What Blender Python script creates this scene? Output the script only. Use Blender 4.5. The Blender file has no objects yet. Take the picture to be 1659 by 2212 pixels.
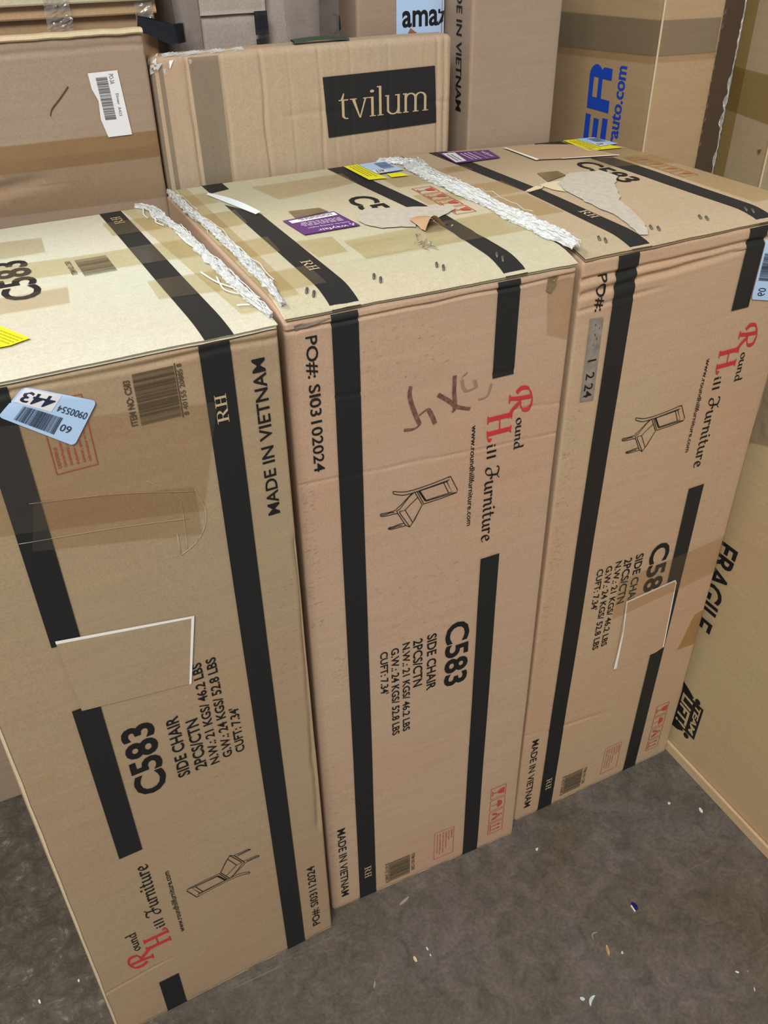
import bpy, bmesh, math, random
from mathutils import Vector, Matrix, noise, geometry
S = bpy.context.scene
COL = S.collection
random.seed(7)

# ------------------------------------------------------------------ camera
# world axes: x along the row of cartons, y into the depth behind them, z up, in metres
def row(x, y, z=0.0): return Vector((x, y, z))
HEADING, PITCH, ROLL, CAM_H = -0.435, 0.6145461, -0.0149645, 1.4739354   # the camera looks to the right of the row's depth
cam = bpy.data.objects.new('camera', bpy.data.cameras.new('camera'))
COL.objects.link(cam)
fw = Vector((0, math.cos(PITCH), -math.sin(PITCH))); rt = Vector((1, 0, 0)); up = Vector((0, math.sin(PITCH), math.cos(PITCH)))
r2 = rt * math.cos(ROLL) + up * math.sin(ROLL); u2 = up * math.cos(ROLL) - rt * math.sin(ROLL)
m = Matrix.Rotation(HEADING, 4, 'Z') @ Matrix((r2, u2, -fw)).transposed().to_4x4(); m.translation = Vector((0, 0, CAM_H))
cam.matrix_world = m
cam.data.sensor_fit = 'HORIZONTAL'; cam.data.sensor_width = 36.0
cam.data.lens = 36.0 * 1880.2356 / 1659.0
cam.data.clip_start = 0.05
S.camera = cam
# ------------------------------------------------------------------ light and exposure
S.view_settings.view_transform = 'Standard'; S.view_settings.look = 'None'
S.view_settings.gamma = 1.0; S.view_settings.use_curve_mapping = False
S.view_settings.exposure = 0.0
W = bpy.data.worlds.new('warehouse_air'); S.world = W; W.use_nodes = True
W.node_tree.nodes['Background'].inputs[0].default_value = (1.0, 0.96, 0.90, 1)
W.node_tree.nodes['Background'].inputs[1].default_value = 0.38
def lamp(name, loc, target, sx, sy, power, col):
    L = bpy.data.lights.new(name, 'AREA'); L.shape = 'RECTANGLE'; L.size = sx; L.size_y = sy
    L.energy = power; L.color = col
    o = bpy.data.objects.new(name, L); COL.objects.link(o); o.location = loc
    o.rotation_euler = (Vector(target) - Vector(loc)).to_track_quat('-Z', 'Y').to_euler()
    return o
lamp('ceiling_lamp_rear', row(-2.0, 2.5, 4.3), row(0.3, 0.9, 0.8), .8, .6, 122, (0.99, 1.0, 0.95))
lamp('ceiling_lamp_front', row(-1.5, -2.0, 4.3), row(0.6, 0.9, 0.6), 2.0, 1.4, 236, (1.0, 0.965, 0.91))

# ------------------------------------------------------------------ object helpers
def link(name, me, mat=None, parent=None):
    o = bpy.data.objects.new(name, me); COL.objects.link(o)
    if mat is not None and me is not None and not me.materials: me.materials.append(mat)
    if parent is not None: o.parent = parent
    return o
def thing(name, label, cat, loc, rz=0.0, group=None):
    o = bpy.data.objects.new(name, None); COL.objects.link(o); o.empty_display_size = 0.05
    o.location = loc; o.rotation_euler = (0, 0, rz); tag(o, label, cat, group); return o
def tag(o, label, cat, group=None):
    o['label'] = label; o['category'] = cat
    if group: o['group'] = group
class MB:
    def __init__(s): s.v = []; s.f = []
    def add(s, vs, fs):
        n = len(s.v); s.v += [tuple(p) for p in vs]; s.f += [tuple(i + n for i in f) for f in fs]
    def quad(s, a, b, c, d): s.add([a, b, c, d], [(0, 1, 2, 3)])
    def box(s, c, d, rot=None):
        vs = []
        for i in range(8):
            p = Vector(((i & 1) - .5, ((i >> 1) & 1) - .5, (i >> 2) - .5)); p = Vector((p.x * d[0], p.y * d[1], p.z * d[2]))
            if rot: p = rot @ p
            vs.append(p + Vector(c))
        s.add(vs, [(0, 2, 3, 1), (4, 5, 7, 6), (0, 1, 5, 4), (2, 6, 7, 3), (0, 4, 6, 2), (1, 3, 7, 5)])
    def tube(s, pts, rad, k=5):
        rings = []; pts = [Vector(p) for p in pts]
        for i, p in enumerate(pts):
            t = (pts[min(i + 1, len(pts) - 1)] - pts[max(i - 1, 0)]).normalized()
            a = t.orthogonal().normalized(); b = t.cross(a); r = rad[i] if isinstance(rad, (list, tuple)) else rad
            rings.append([p + (a * math.cos(6.2832 * j / k) + b * math.sin(6.2832 * j / k)) * r for j in range(k)])
        vs = [q for R in rings for q in R]; fs = []
        for i in range(len(rings) - 1):
            for j in range(k):
                fs.append((i * k + j, i * k + (j + 1) % k, (i + 1) * k + (j + 1) % k, (i + 1) * k + j))
        fs.append(tuple(range(k))[::-1]); fs.append(tuple(range((len(rings) - 1) * k, len(rings) * k)))
        s.add(vs, fs)
    def build(s, name, mat, parent=None, smooth=False, weld=0.0):
        me = bpy.data.meshes.new(name); me.from_pydata(s.v, [], s.f)
        if weld:
            bm = bmesh.new(); bm.from_mesh(me); bmesh.ops.remove_doubles(bm, verts=bm.verts, dist=weld)
            bmesh.ops.recalc_face_normals(bm, faces=bm.faces); bm.to_mesh(me); bm.free()
        if smooth: me.polygons.foreach_set('use_smooth', [True] * len(me.polygons))
        me.update(); return link(name, me, mat, parent)

# ------------------------------------------------------------------ materials
def mat_new(name):
    m = bpy.data.materials.new(name); m.use_nodes = True; return m, m.node_tree, m.node_tree.nodes['Principled BSDF']
def nd(t, kind, **kw):
    n = t.nodes.new(kind)
    for k, v in kw.items():
        if k.startswith('i_'): n.inputs[k[2:].replace('_', ' ')].default_value = v
        else: setattr(n, k, v)
    return n
def ramp(t, src, stops):
    r = t.nodes.new('ShaderNodeValToRGB'); e = r.color_ramp.elements
    while len(e) < len(stops): e.new(0.5)
    for i, (p, c) in enumerate(stops):
        e[i].position = p; e[i].color = (c[0], c[1], c[2], 1) if isinstance(c, (list, tuple)) else (c, c, c, 1)
    t.links.new(src, r.inputs[0]); return r
def mixc(t, fac, a, b, mode='MIX'):
    n = t.nodes.new('ShaderNodeMix'); n.data_type = 'RGBA'; n.blend_type = mode
    for sock, val in ((n.inputs[0], fac), (n.inputs[6], a), (n.inputs[7], b)):
        if hasattr(val, 'links') or isinstance(val, bpy.types.NodeSocket): t.links.new(val, sock)
        else: sock.default_value = val if not isinstance(val, (list, tuple)) else (*val, 1)[:4]
    return n.outputs[2]
def plain(name, col, rough=0.6, spec=0.3, bump=0.0, bscale=60, metal=0.0, vary=0.0):
    m, t, b = mat_new(name); b.inputs['Base Color'].default_value = (*col, 1); b.inputs['Roughness'].default_value = rough
    b.inputs['Specular IOR Level'].default_value = spec; b.inputs['Metallic'].default_value = metal
    tc = nd(t, 'ShaderNodeTexCoord'); n = nd(t, 'ShaderNodeTexNoise', i_Scale=bscale, i_Detail=4.0)
    t.links.new(tc.outputs['Object'], n.inputs['Vector'])
    if vary:
        r = ramp(t, n.outputs[0], [(0.3, 1 - vary), (0.7, 1 + vary * .3)])
        t.links.new(mixc(t, 1.0, col, r.outputs[0], 'MULTIPLY'), b.inputs['Base Color'])
    if bump:
        bp = nd(t, 'ShaderNodeBump', i_Strength=bump, i_Distance=0.002); t.links.new(n.outputs[0], bp.inputs['Height']); t.links.new(bp.outputs[0], b.inputs['Normal'])
    return m
def cardboard(name, col, seed=0.0, flute='Z', rough=0.62, spec=0.28, wear=0.5, flute_amt=0.05):
    """kraft board: fibres, faint flutes, large uneven patches, rubbed spots"""
    m, t, b = mat_new(name); L = t.links.new
    tc = nd(t, 'ShaderNodeTexCoord'); mp = nd(t, 'ShaderNodeMapping'); mp.inputs['Location'].default_value = (seed * 3.1, seed * 1.7, seed * 2.3)
    L(tc.outputs['Object'], mp.inputs['Vector']); P = mp.outputs[0]
    big = nd(t, 'ShaderNodeTexNoise', i_Scale=3.2, i_Detail=3.0, i_Roughness=0.55); L(P, big.inputs['Vector'])
    st = nd(t, 'ShaderNodeMapping'); st.inputs['Scale'].default_value = (9, 9, 110) if flute == 'Z' else (110, 110, 9); L(P, st.inputs['Vector'])
    fl = nd(t, 'ShaderNodeTexNoise', i_Scale=1.0, i_Detail=3.0, i_Roughness=0.6); L(st.outputs[0], fl.inputs['Vector'])
    fine = nd(t, 'ShaderNodeTexNoise', i_Scale=420.0, i_Detail=2.0); L(P, fine.inputs['Vector'])
    c = mixc(t, ramp(t, big.outputs[0], [(0.36, 0.0), (0.64, 1.0)]).outputs[0], [v * k for v, k in zip(col, (1.03, .965, .93))], [v * k for v, k in zip(col, (.99, 1.03, 1.0))])
    c = mixc(t, 1.0, c, ramp(t, fl.outputs[0], [(0.25, 1 - flute_amt), (0.7, 1.04)]).outputs[0], 'MULTIPLY')
    c = mixc(t, 1.0, c, ramp(t, fine.outputs[0], [(0.3, 0.9), (0.7, 1.06)]).outputs[0], 'MULTIPLY')
    sm = nd(t, 'ShaderNodeTexNoise', i_Scale=7.0, i_Detail=6.0, i_Roughness=0.7, i_Distortion=0.4); L(P, sm.inputs['Vector'])
    d = ramp(t, sm.outputs[0], [(0.66, 0.0), (0.8, 1.0)])
    f = nd(t, 'ShaderNodeMath', operation='MULTIPLY'); L(d.outputs[0], f.inputs[0]); f.inputs[1].default_value = wear * .5
    c = mixc(t, f.outputs[0], c, [v * .7 for v in col])
    L(c, b.inputs['Base Color']); b.inputs['Roughness'].default_value = rough; b.inputs['Specular IOR Level'].default_value = spec
    bp = nd(t, 'ShaderNodeBump', i_Strength=0.05, i_Distance=0.001); L(fl.outputs[0], bp.inputs['Height'])
    b2 = nd(t, 'ShaderNodeBump', i_Strength=0.12, i_Distance=0.004); L(sm.outputs[0], b2.inputs['Height']); L(bp.outputs[0], b2.inputs['Normal'])
    L(b2.outputs[0], b.inputs['Normal']); return m
def film(name, tint, cover=0.10, body=(0.7, 0.65, 0.55), rough=0.18, bump=0.3, bscale=25):
    """clear plastic: mostly see-through, with a gloss"""
    m, t, b = mat_new(name); L = t.links.new; b.inputs['Base Color'].default_value = (*body, 1); b.inputs['Roughness'].default_value = rough
    b.inputs['Specular IOR Level'].default_value = 0.6
    tr = nd(t, 'ShaderNodeBsdfTransparent'); tr.inputs[0].default_value = (*tint, 1)
    mx = nd(t, 'ShaderNodeMixShader'); L(tr.outputs[0], mx.inputs[1]); L(b.outputs[0], mx.inputs[2]); mx.inputs[0].default_value = cover
    gl = nd(t, 'ShaderNodeBsdfGlossy'); gl.inputs['Roughness'].default_value = rough; lw = nd(t, 'ShaderNodeLayerWeight'); fp = nd(t, 'ShaderNodeMath', operation='POWER'); L(lw.outputs['Facing'], fp.inputs[0]); fp.inputs[1].default_value = 4.0; fr = nd(t, 'ShaderNodeMath', operation='MULTIPLY_ADD'); L(fp.outputs[0], fr.inputs[0]); fr.inputs[1].default_value = 0.45; fr.inputs[2].default_value = 0.035
    m2 = nd(t, 'ShaderNodeMixShader'); L(fr.outputs[0], m2.inputs[0]); L(mx.outputs[0], m2.inputs[1]); L(gl.outputs[0], m2.inputs[2])
    tc = nd(t, 'ShaderNodeTexCoord'); n = nd(t, 'ShaderNodeTexNoise', i_Scale=bscale, i_Detail=3.0); L(tc.outputs['Object'], n.inputs['Vector'])
    bp = nd(t, 'ShaderNodeBump', i_Strength=bump, i_Distance=0.004); L(n.outputs[0], bp.inputs['Height']); L(bp.outputs[0], b.inputs['Normal']); L(bp.outputs[0], gl.inputs['Normal'])
    L(m2.outputs[0], t.nodes['Material Output'].inputs[0]); return m
KR = (0.355, 0.262, 0.172)
K = {
 'A': cardboard('kraft_board_near', KR, 1), 'B': cardboard('kraft_board_middle', (0.45, .316, .228), 2), 'C': cardboard('kraft_board_far', (0.465, .328, .222), 3),
 'L': cardboard('kraft_board_long', (0.32, .243, .185), 4), 'T': cardboard('kraft_board_ribbed', (0.43, .335, .245), 5, flute='X'),
 'M': cardboard('kraft_board_pinkish', (0.33, .255, .195), 6, wear=.2), 'E': cardboard('kraft_board_orange', (0.45, .315, .19), 7, wear=.2),
 'F': cardboard('kraft_board_grey', (0.37, .295, .19), 8), 'G': cardboard('kraft_board_smooth', (0.45, .345, .20), 9, wear=.1, flute_amt=.05),
 'Z': cardboard('kraft_board_stacked', (0.38, .255, .15), 10), 'N': cardboard('kraft_board_gap_shade', (0.25, .17, .10), 11),  # last board is darkened to hold the shade of the gaps
 'flap': cardboard('kraft_flap_board', (0.475, .435, .32), 12, flute='X', spec=.35), 'flapA': cardboard('kraft_flap_glare', (0.56, .55, .46), 13, flute='X', spec=.45, rough=.5), 'flapC': cardboard('kraft_flap_falloff', (0.41, .325, .225), 14, flute='X', spec=.35),  # flap tones hold the glare on the left and its falloff rightwards
 'light': cardboard('bare_board_patch', (0.60, .50, .345), 15, flute='X'),
}
BLACK = plain('black_print', (0.013, 0.014, 0.015), 0.55, 0.35)
INK = plain('black_ink', (0.012, 0.012, 0.012), 0.6, 0.25)
RED = plain('red_ink', (0.50, 0.035, 0.04), 0.6, 0.25)
REDF = plain('faint_red_ink', (0.42, 0.07, 0.045), 0.65, 0.2)
KPRINT = plain('kraft_lettering', (0.47, 0.36, 0.23), 0.6, 0.25)
BARC = plain('barcode_ink', (0.085, 0.062, 0.035), 0.6, 0.2)
MARK = plain('brown_marker', (0.20, 0.10, 0.075), 0.6, 0.2, vary=.5, bscale=200)
BLUEL = plain('pale_blue_label', (0.42, 0.60, 0.86), 0.4, 0.4)
WHITE = plain('white_label', (0.72, 0.73, 0.76), 0.45, 0.4)
YEL = plain('yellow_label', (0.80, 0.76, 0.02), 0.45, 0.3)
YELP = plain('yellow_label_print', (0.45, 0.40, 0.02), 0.5, 0.3)
PURP = plain('purple_label', (0.105, 0.028, 0.17), 0.4, 0.4)
PURW = plain('pale_label_print', (0.62, 0.55, 0.68), 0.5, 0.3)
BLUE = plain('blue_ink', (0.010, 0.07, 0.55), 0.5, 0.3)
GREYP = plain('torn_grey_paper', (0.46, 0.415, 0.36), 0.85, 0.1, bump=.4, bscale=120, vary=.12)
EDGE = plain('torn_white_edge', (0.78, 0.77, 0.74), 0.7, 0.2)
BROWN = plain('brown_tape_patch', (0.20, 0.145, 0.08), 0.3, 0.5, vary=.3, bscale=40)
SKIN = plain('peeled_inner_board', (0.42, 0.27, 0.16), 0.8, 0.1)
GREYT = film('grey_packing_tape', (0.80, 0.805, 0.78), 0.22, (0.27, 0.24, 0.20), 0.3, 0.5)
TAPE = film('tan_packing_tape', (0.955, 0.91, 0.80), 0.05, (0.6, 0.53, 0.38), 0.22, 0.4)
CLEAR = film('clear_packing_tape', (0.93, 0.88, 0.80), 0.03, (0.7, .65, .6), 0.12, 0.8, 40)
OLIVE = film('olive_packing_tape', (0.82, 0.77, 0.58), 0.1, (0.4, .33, .18), 0.3, 0.4)
TAN = film('brown_packing_tape', (0.88, 0.79, 0.62), 0.1, (0.4, .28, .16), 0.25, 0.4)
WRAP = film('white_stretch_film', (0.93, 0.94, 0.94), 0.55, (0.80, 0.84, 0.85), 0.28, 0.9, 90)
GLINT = film('crinkled_clear_film', (0.86, 0.86, 0.85), 0.14, (0.8, .8, .8), 0.1, 1.0, 70)
STRAND = plain('white_plastic_strand', (0.76, 0.79, 0.79), 0.35, 0.5)
STEEL = plain('staple_steel', (0.14, 0.125, 0.11), 0.45, 0.5, metal=.5)
FOIL = plain('bright_foil', (0.75, 0.74, 0.70), 0.18, 0.6, metal=.9, bump=.8, bscale=300)
GREYS = plain('worn_grey_sticker', (0.27, 0.235, 0.195), 0.5, 0.3, vary=.35, bscale=70)
SMUD = film('dirt_smudge', (0.84, 0.81, 0.78), 0.02, (.2, .16, .12), rough=.7, bump=0)

# ------------------------------------------------------------------ lettering helpers (flat outlines; later laid onto a board)
_cache = {}
def glyphs(text, bold=0.0, shear=0.0):
    key = (text, bold, shear)
    if key in _cache: return _cache[key]
    cu = bpy.data.curves.new('lettering', 'FONT'); cu.body = text; cu.offset = bold; cu.shear = shear; cu.resolution_u = 3; cu.fill_mode = 'FRONT'
    ob = bpy.data.objects.new('lettering', cu); COL.objects.link(ob)
    me = bpy.data.meshes.new_from_object(ob.evaluated_get(bpy.context.evaluated_depsgraph_get()))
    vs = [(v.co.x, v.co.y) for v in me.vertices]; fs = [tuple(p.vertices) for p in me.polygons]
    bpy.data.objects.remove(ob); bpy.data.curves.remove(cu); bpy.data.meshes.remove(me)
    x0, x1 = min(v[0] for v in vs), max(v[0] for v in vs); y0, y1 = min(v[1] for v in vs), max(v[1] for v in vs)
    r = ([((a - x0) / (x1 - x0), (b - y0) / (y1 - y0)) for a, b in vs], fs); _cache[key] = r; return r
def spline(pts, n=7):
    if len(pts) < 3: return list(pts)
    out = []; P = [pts[0]] + list(pts) + [pts[-1]]
    for i in range(1, len(P) - 2):
        a, b, c, d = P[i - 1:i + 3]
        for k in range(n):
            t = k / n
            out.append(tuple(0.5 * (2 * b[j] + (c[j] - a[j]) * t + (2 * a[j] - 5 * b[j] + 4 * c[j] - d[j]) * t * t + (3 * b[j] - a[j] - 3 * c[j] + d[j]) * t ** 3) for j in (0, 1)))
    out.append(tuple(pts[-1])); return out
def pen(strokes, nib=0.2, ang=40, thin=0.07, curve=True):
    """broad-nib pen strokes as flat ribbons; returns (verts, faces)"""
    vs, fs = [], []; na = math.radians(ang)
    for st in strokes:
        p = spline(st) if curve else list(st); L, R = [], []
        for i, q in enumerate(p):
            a, b = p[max(i - 1, 0)], p[min(i + 1, len(p) - 1)]; dx, dy = b[0] - a[0], b[1] - a[1]; l = math.hypot(dx, dy) or 1; dx /= l; dy /= l
            w = max(thin, abs(dx * math.sin(na) - dy * math.cos(na)) * nib) / 2
            L.append((q[0] - dy * w, q[1] + dx * w)); R.append((q[0] + dy * w, q[1] - dx * w))
        n = len(vs); vs += L + R; k = len(L)
        fs += [(n + i, n + k + i, n + k + i + 1, n + i + 1) for i in range(k - 1)]
    return vs, fs
SCRIPT = {  # x-height 1; (advance, strokes)
 'o': (.85, [[(.4, .95), (.12, .75), (.1, .3), (.38, .04), (.66, .3), (.66, .7), (.4, .95)]]),
 'u': (.95, [[(.0, .85), (.14, .95), (.13, .3), (.3, .05), (.5, .15), (.66, .4)], [(.66, .95), (.66, .2), (.85, .05)]]),
 'n': (.95, [[(.0, .85), (.14, .95), (.14, .0)], [(.14, .6), (.4, .95), (.62, .8), (.62, .2), (.82, .05)]]),
 'd': (.95, [[(.62, .85), (.35, .97), (.1, .6), (.16, .15), (.4, .05), (.64, .3)], [(.5, 1.75), (.66, 1.6), (.66, .2), (.85, .05)]]),
 'i': (.5, [[(.0, .85), (.16, .95), (.16, .2), (.36, .05)], [(.1, 1.45), (.24, 1.3)]]),
 'l': (.5, [[(.16, 1.7), (.16, .05)]]),
 'r': (.7, [[(.0, .85), (.14, .95), (.14, .0)], [(.14, .6), (.35, .95), (.6, .85)]]),
 't': (.65, [[(.22, 1.4), (.2, .3), (.35, .04), (.55, .15)], [(.0, .95), (.5, .97)]]),
 'e': (.75, [[(.1, .5), (.55, .6), (.5, .9), (.3, .97), (.1, .65), (.12, .25), (.35, .03), (.68, .2)]]),
 'F': (1.25, [[(.0, 1.35), (.12, 1.62), (.5, 1.6), (.85, 1.5), (1.15, 1.75)], [(.78, 1.5), (.72, .9), (.62, .3), (.3, .02), (.0, .2), (.1, .6), (.4, .75), (.8, .8)], [(.5, .8), (.95, .82), (1.02, .62)]]),
 'R': (1.0, [[(.42, .96), (.40, .5), (.33, .04)], [(.18, .02), (.5, .02)], [(.40, .95), (.1, .8), (.02, .5), (.16, .3)], [(.2, .9), (.55, 1.0), (.88, .9), (.86, .62), (.6, .5), (.42, .5)], [(.52, .5), (.78, .2), (1.05, .0)]]),
 'H': (1.0, [[(.2, .98), (.2, .02)], [(.8, .98), (.8, .02)], [(.2, .5), (.8, .52)], [(.05, .98), (.38, .98)], [(.65, .98), (.97, .98)], [(.05, .02), (.38, .02)], [(.65, .02), (1.0, .06), (1.1, .2)]]),
}
def script_word(word, nib=.24, thin=.09, ang=35):
    vs, fs, x = [], [], 0
    for ch in word:
        a, st = SCRIPT[ch]; v, f = pen(st, nib, ang, thin); n = len(vs)
        vs += [(p[0] + x, p[1]) for p in v]; fs += [tuple(i + n for i in q) for q in f]; x += a
    return vs, fs
def polyset(polys):
    vs, fs = [], []
    for p in polys: n = len(vs); vs += p; fs.append(tuple(range(n, n + len(p))))
    return vs, fs
def R4(x0, y0, x1, y1): return [(x0, y0), (x1, y0), (x1, y1), (x0, y1)]
def outline(x0, y0, x1, y1, w): return [R4(x0, y0, x1, y0 + w), R4(x0, y1 - w, x1, y1), R4(x0, y0 + w, x0 + w, y1 - w), R4(x1 - w, y0 + w, x1, y1 - w)]
def arcring(cx, cy, rx, ry, wx, wy, a0, a1, n=12):
    out = []
    for i in range(n):
        t0 = math.radians(a0 + (a1 - a0) * i / n); t1 = math.radians(a0 + (a1 - a0) * (i + 1) / n)
        out.append([(cx + rx * math.cos(t0), cy + ry * math.sin(t0)), (cx + rx * math.cos(t1), cy + ry * math.sin(t1)), (cx + (rx - wx) * math.cos(t1), cy + (ry - wy) * math.sin(t1)), (cx + (rx - wx) * math.cos(t0), cy + (ry - wy) * math.sin(t0))])
    return out
def disc(cx, cy, r, ry=None, n=18): return [(cx + r * math.cos(6.2832 * i / n), cy + (ry or r) * math.sin(6.2832 * i / n)) for i in range(n)]
SERIF_RH = polyset([R4(.10, 0, .19, 1), R4(.02, 0, .28, .05), R4(.02, .95, .22, 1), R4(.19, .95, .30, 1), R4(.19, .47, .3, .52)] + arcring(.29, .735, .17, .265, .09, .05, -90, 90)
   + [[(.26, .48), (.36, .48), (.50, .05), (.41, .0)], R4(.41, 0, .56, .05)]
   + [R4(.62, 0, .70, 1), R4(.86, 0, .94, 1), R4(.70, .47, .86, .53), R4(.56, 0, .76, .05), R4(.80, 0, 1.0, .05), R4(.56, .95, .76, 1), R4(.80, .95, 1.0, 1)])

# ------------------------------------------------------------------ cartons
class Carton:
    def __init__(s, name, label, loc, rz, w, d, h, mat, off=None, r=.004, bulge=.0015, creases=(), seed=0, droop=0.0, lid=0.0, group=None, cat='box', step=.013):
        s.w, s.d, s.h, s.r, s.bulge, s.creases, s.seed, s.droop, s.lid = w, d, h, r, bulge, creases, seed, droop, lid
        s.off = {k: Vector(v) for k, v in (off or {}).items()}
        s.root = thing(name, label, cat, loc, rz, group); s.mat = mat; s.step = step
        s.H = h - lid
        s.body = s.shell()
        s.n = 0
    def warp(s, p):
        if not s.off: return p
        a, b, c = p.x / s.w, p.y / s.d, p.z / s.h; o = Vector((0, 0, 0))
        for (i, j, k), v in s.off.items(): o += v * ((a if i else 1 - a) * (b if j else 1 - b) * (c if k else 1 - c))
        return p + o
    def pt(s, p, e=0.0, H=None, r=None):
        H = H or s.H; r = r or s.r; p = Vector(p)
        q = Vector((min(max(p.x, r), s.w - r), min(max(p.y, r), s.d - r), min(max(p.z, r), H - r))); dv = p - q
        dv = dv.normalized() if dv.length > 1e-9 else Vector((0, 0, 1))
        sc = Vector((s.seed * 7.3, s.seed * 3.1, 0))
        dd = s.bulge * (noise.noise(q * 3.2 + sc) + .35 * noise.noise(q * 9 + sc)) * (0.3 if abs(p.z) < .02 else 1)
        for face, (u0, v0), (u1, v1), wd, dep in s.creases:
            if face == 'f': fa, uu, vv = max(0, -dv.y), p.x, p.z
            elif face == 't': fa, uu, vv = max(0, dv.z), p.x, p.y
            else: fa, uu, vv = max(0, -dv.x), p.y, p.z
            if fa < .05: continue
            ex, ey = u1 - u0, v1 - v0; L = math.hypot(ex, ey); t = ((uu - u0) * ex + (vv - v0) * ey) / L / L; ds = ((uu - u0) * ey - (vv - v0) * ex) / L
            ds += .0025 * noise.noise(Vector((uu * 22, vv * 22, s.seed + dep * 99)))
            if -.02 < t < 1.02:
                g = ds / wd; k = (1 - g * g * .9) * math.exp(-g * g); dd -= dep * fa * fa * k * (0.75 + .5 * noise.noise(Vector((t * 5, s.seed, 1))))
        o = q + dv * (r + e + dd)
        if s.droop and p.z > H - .2:
            y = max(p.y, 0.0)
            if y < .05: o.z -= s.droop * ((.05 - y) / .05) ** 2 * min(1, (p.z - (H - .03)) / .03 if p.z > H - .03 else 0)
        return s.warp(o)
    def cuts(s, L, extra=()):
        n = max(2, int(L / s.step)); c = [L * i / n for i in range(n + 1)] + [s.r * .33, s.r * .7, s.r, L - s.r, L - s.r * .7, L - s.r * .33]
        for v, wd in extra: c += [v + wd * k for k in (-1.6, -1.1, -.7, -.35, 0, .35, .7, 1.1, 1.6)]
        c = sorted(x for x in c if 0 <= x <= L); out = [c[0]]
        for x in c[1:]:
            if x - out[-1] > .0006: out.append(x)
        out[-1] = L; return out
    def shell(s):
        ex, ez = [], []
        for f, a, b, wd, dep in s.creases:
            if f == 'f':
                if abs(a[1] - b[1]) < .03: ez += [((a[1] * (1 - t) + b[1] * t), wd) for t in (0, .5, 1)]
                if abs(a[0] - b[0]) < .03: ex += [((a[0] * (1 - t) + b[0] * t), wd) for t in (0, .5, 1)]
        X, Y, Z = s.cuts(s.w, ex), s.cuts(s.d), s.cuts(s.H, ez); m = MB()
        def grid(A, B, fn):
            vs = [s.pt(fn(a, b)) for a in A for b in B]; nb = len(B)
            m.add(vs, [(i * nb + j, (i + 1) * nb + j, (i + 1) * nb + j + 1, i * nb + j + 1) for i in range(len(A) - 1) for j in range(nb - 1)])
        grid(X, Z, lambda a, b: (a, 0, b)); grid(X, Y, lambda a, b: (a, b, s.H)); grid(Y, Z, lambda a, b: (0, a, b)); grid(Y, Z, lambda a, b: (s.w, a, b))
        cz = [0, s.r * .33, s.r * .7, s.r] ; Zc = Z
        grid(X, Zc, lambda a, b: (a, s.d, b)); grid(X, Y, lambda a, b: (a, b, 0))
        return m.build('body', s.mat, s.root, True, 1e-5)
    def make_lid(s, mat):
        X, Y = s.cuts(s.w), s.cuts(s.d); m = MB(); nb = len(Y)
        def P(a, b, e): return s.top(a, b, e)
        up_ = [P(a, b, 0) for a in X for b in Y]; dn = [P(a, b, -.0045) for a in X for b in Y]; N = len(up_)
        fs = []
        for i in range(len(X) - 1):
            for j in range(nb - 1):
                q = (i * nb + j, (i + 1) * nb + j, (i + 1) * nb + j + 1, i * nb + j + 1); fs.append(q); fs.append(tuple(k + N for k in q[::-1]))
            for j in (0, nb - 1): fs.append((i * nb + j, (i + 1) * nb + j, (i + 1) * nb + j + N, i * nb + j + N))
        for j in range(nb - 1):
            for i in (0, len(X) - 1): fs.append((i * nb + j, i * nb + j + 1, i * nb + j + 1 + N, i * nb + j + N))
        m.add(up_ + dn, fs); return m.build('top_flap', mat, s.root, False, 1e-6)
    # surface addresses
    def front(s, u, v, e=.0006): return s.pt((u, 0, min(v, s.H)), e)
    def top(s, u, v, e=.0006):
        o = s.pt((u, v, s.h), e, H=s.h, r=.0015)
        if s.lid and v < .02:
            o.y -= (1 - max(v, 0) / .02) * (.0025 + .0018 * noise.noise(Vector((u * 14, s.seed, 3))) + .001 * noise.noise(Vector((u * 60, s.seed, 9))))
        return o
    def left(s, y, v, e=.0006): return s.pt((0, y, v), e)
    def at(s, face): return {'f': s.front, 't': s.top, 'l': s.left}[face]
    def sheet(s, name, face, quad, mat, e=.0006, parent=None, step=.012, thick=0.0):
        """a quad a-b-c-d on a face, finely divided so that it follows the board"""
        a, b, c, d = quad; fn = s.at(face)
        nu = max(1, int(max(math.dist(a, b), math.dist(d, c)) / step)); nv = max(1, int(max(math.dist(a, d), math.dist(b, c)) / step)); m = MB(); vs = []
        for i in range(nu + 1):
            for j in range(nv + 1):
                t, k = i / nu, j / nv
                u = (a[0] * (1 - t) + b[0] * t) * (1 - k) + (d[0] * (1 - t) + c[0] * t) * k; v = (a[1] * (1 - t) + b[1] * t) * (1 - k) + (d[1] * (1 - t) + c[1] * t) * k
                vs.append(fn(u, v, e))
        m.add(vs, [(i * (nv + 1) + j, (i + 1) * (nv + 1) + j, (i + 1) * (nv + 1) + j + 1, i * (nv + 1) + j + 1) for i in range(nu) for j in range(nv)])
        return m.build(name, mat, parent or s.root, True)
    def poly(s, name, face, pts, mat, e=.0006, parent=None, step=.012, jag=0.0):
        P = []
        for i, p in enumerate(pts):
            q = pts[(i + 1) % len(pts)]; n = max(1, int(math.dist(p, q) / .006)) if jag else 1
            for k in range(n):
                t = k / n; u, v = p[0] + (q[0] - p[0]) * t, p[1] + (q[1] - p[1]) * t
                if jag: u += jag * noise.noise(Vector((u * 90, v * 90, 1))); v += jag * noise.noise(Vector((u * 90, v * 90, 7)))
                P.append(Vector((u, v)))
        n = len(P); V = list(P); x0, x1 = min(p.x for p in P), max(p.x for p in P); y0, y1 = min(p.y for p in P), max(p.y for p in P)
        gx = x0 + step
        while gx < x1:
            gy = y0 + step
            while gy < y1:
                V.append(Vector((gx, gy))); gy += step
            gx += step
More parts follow.
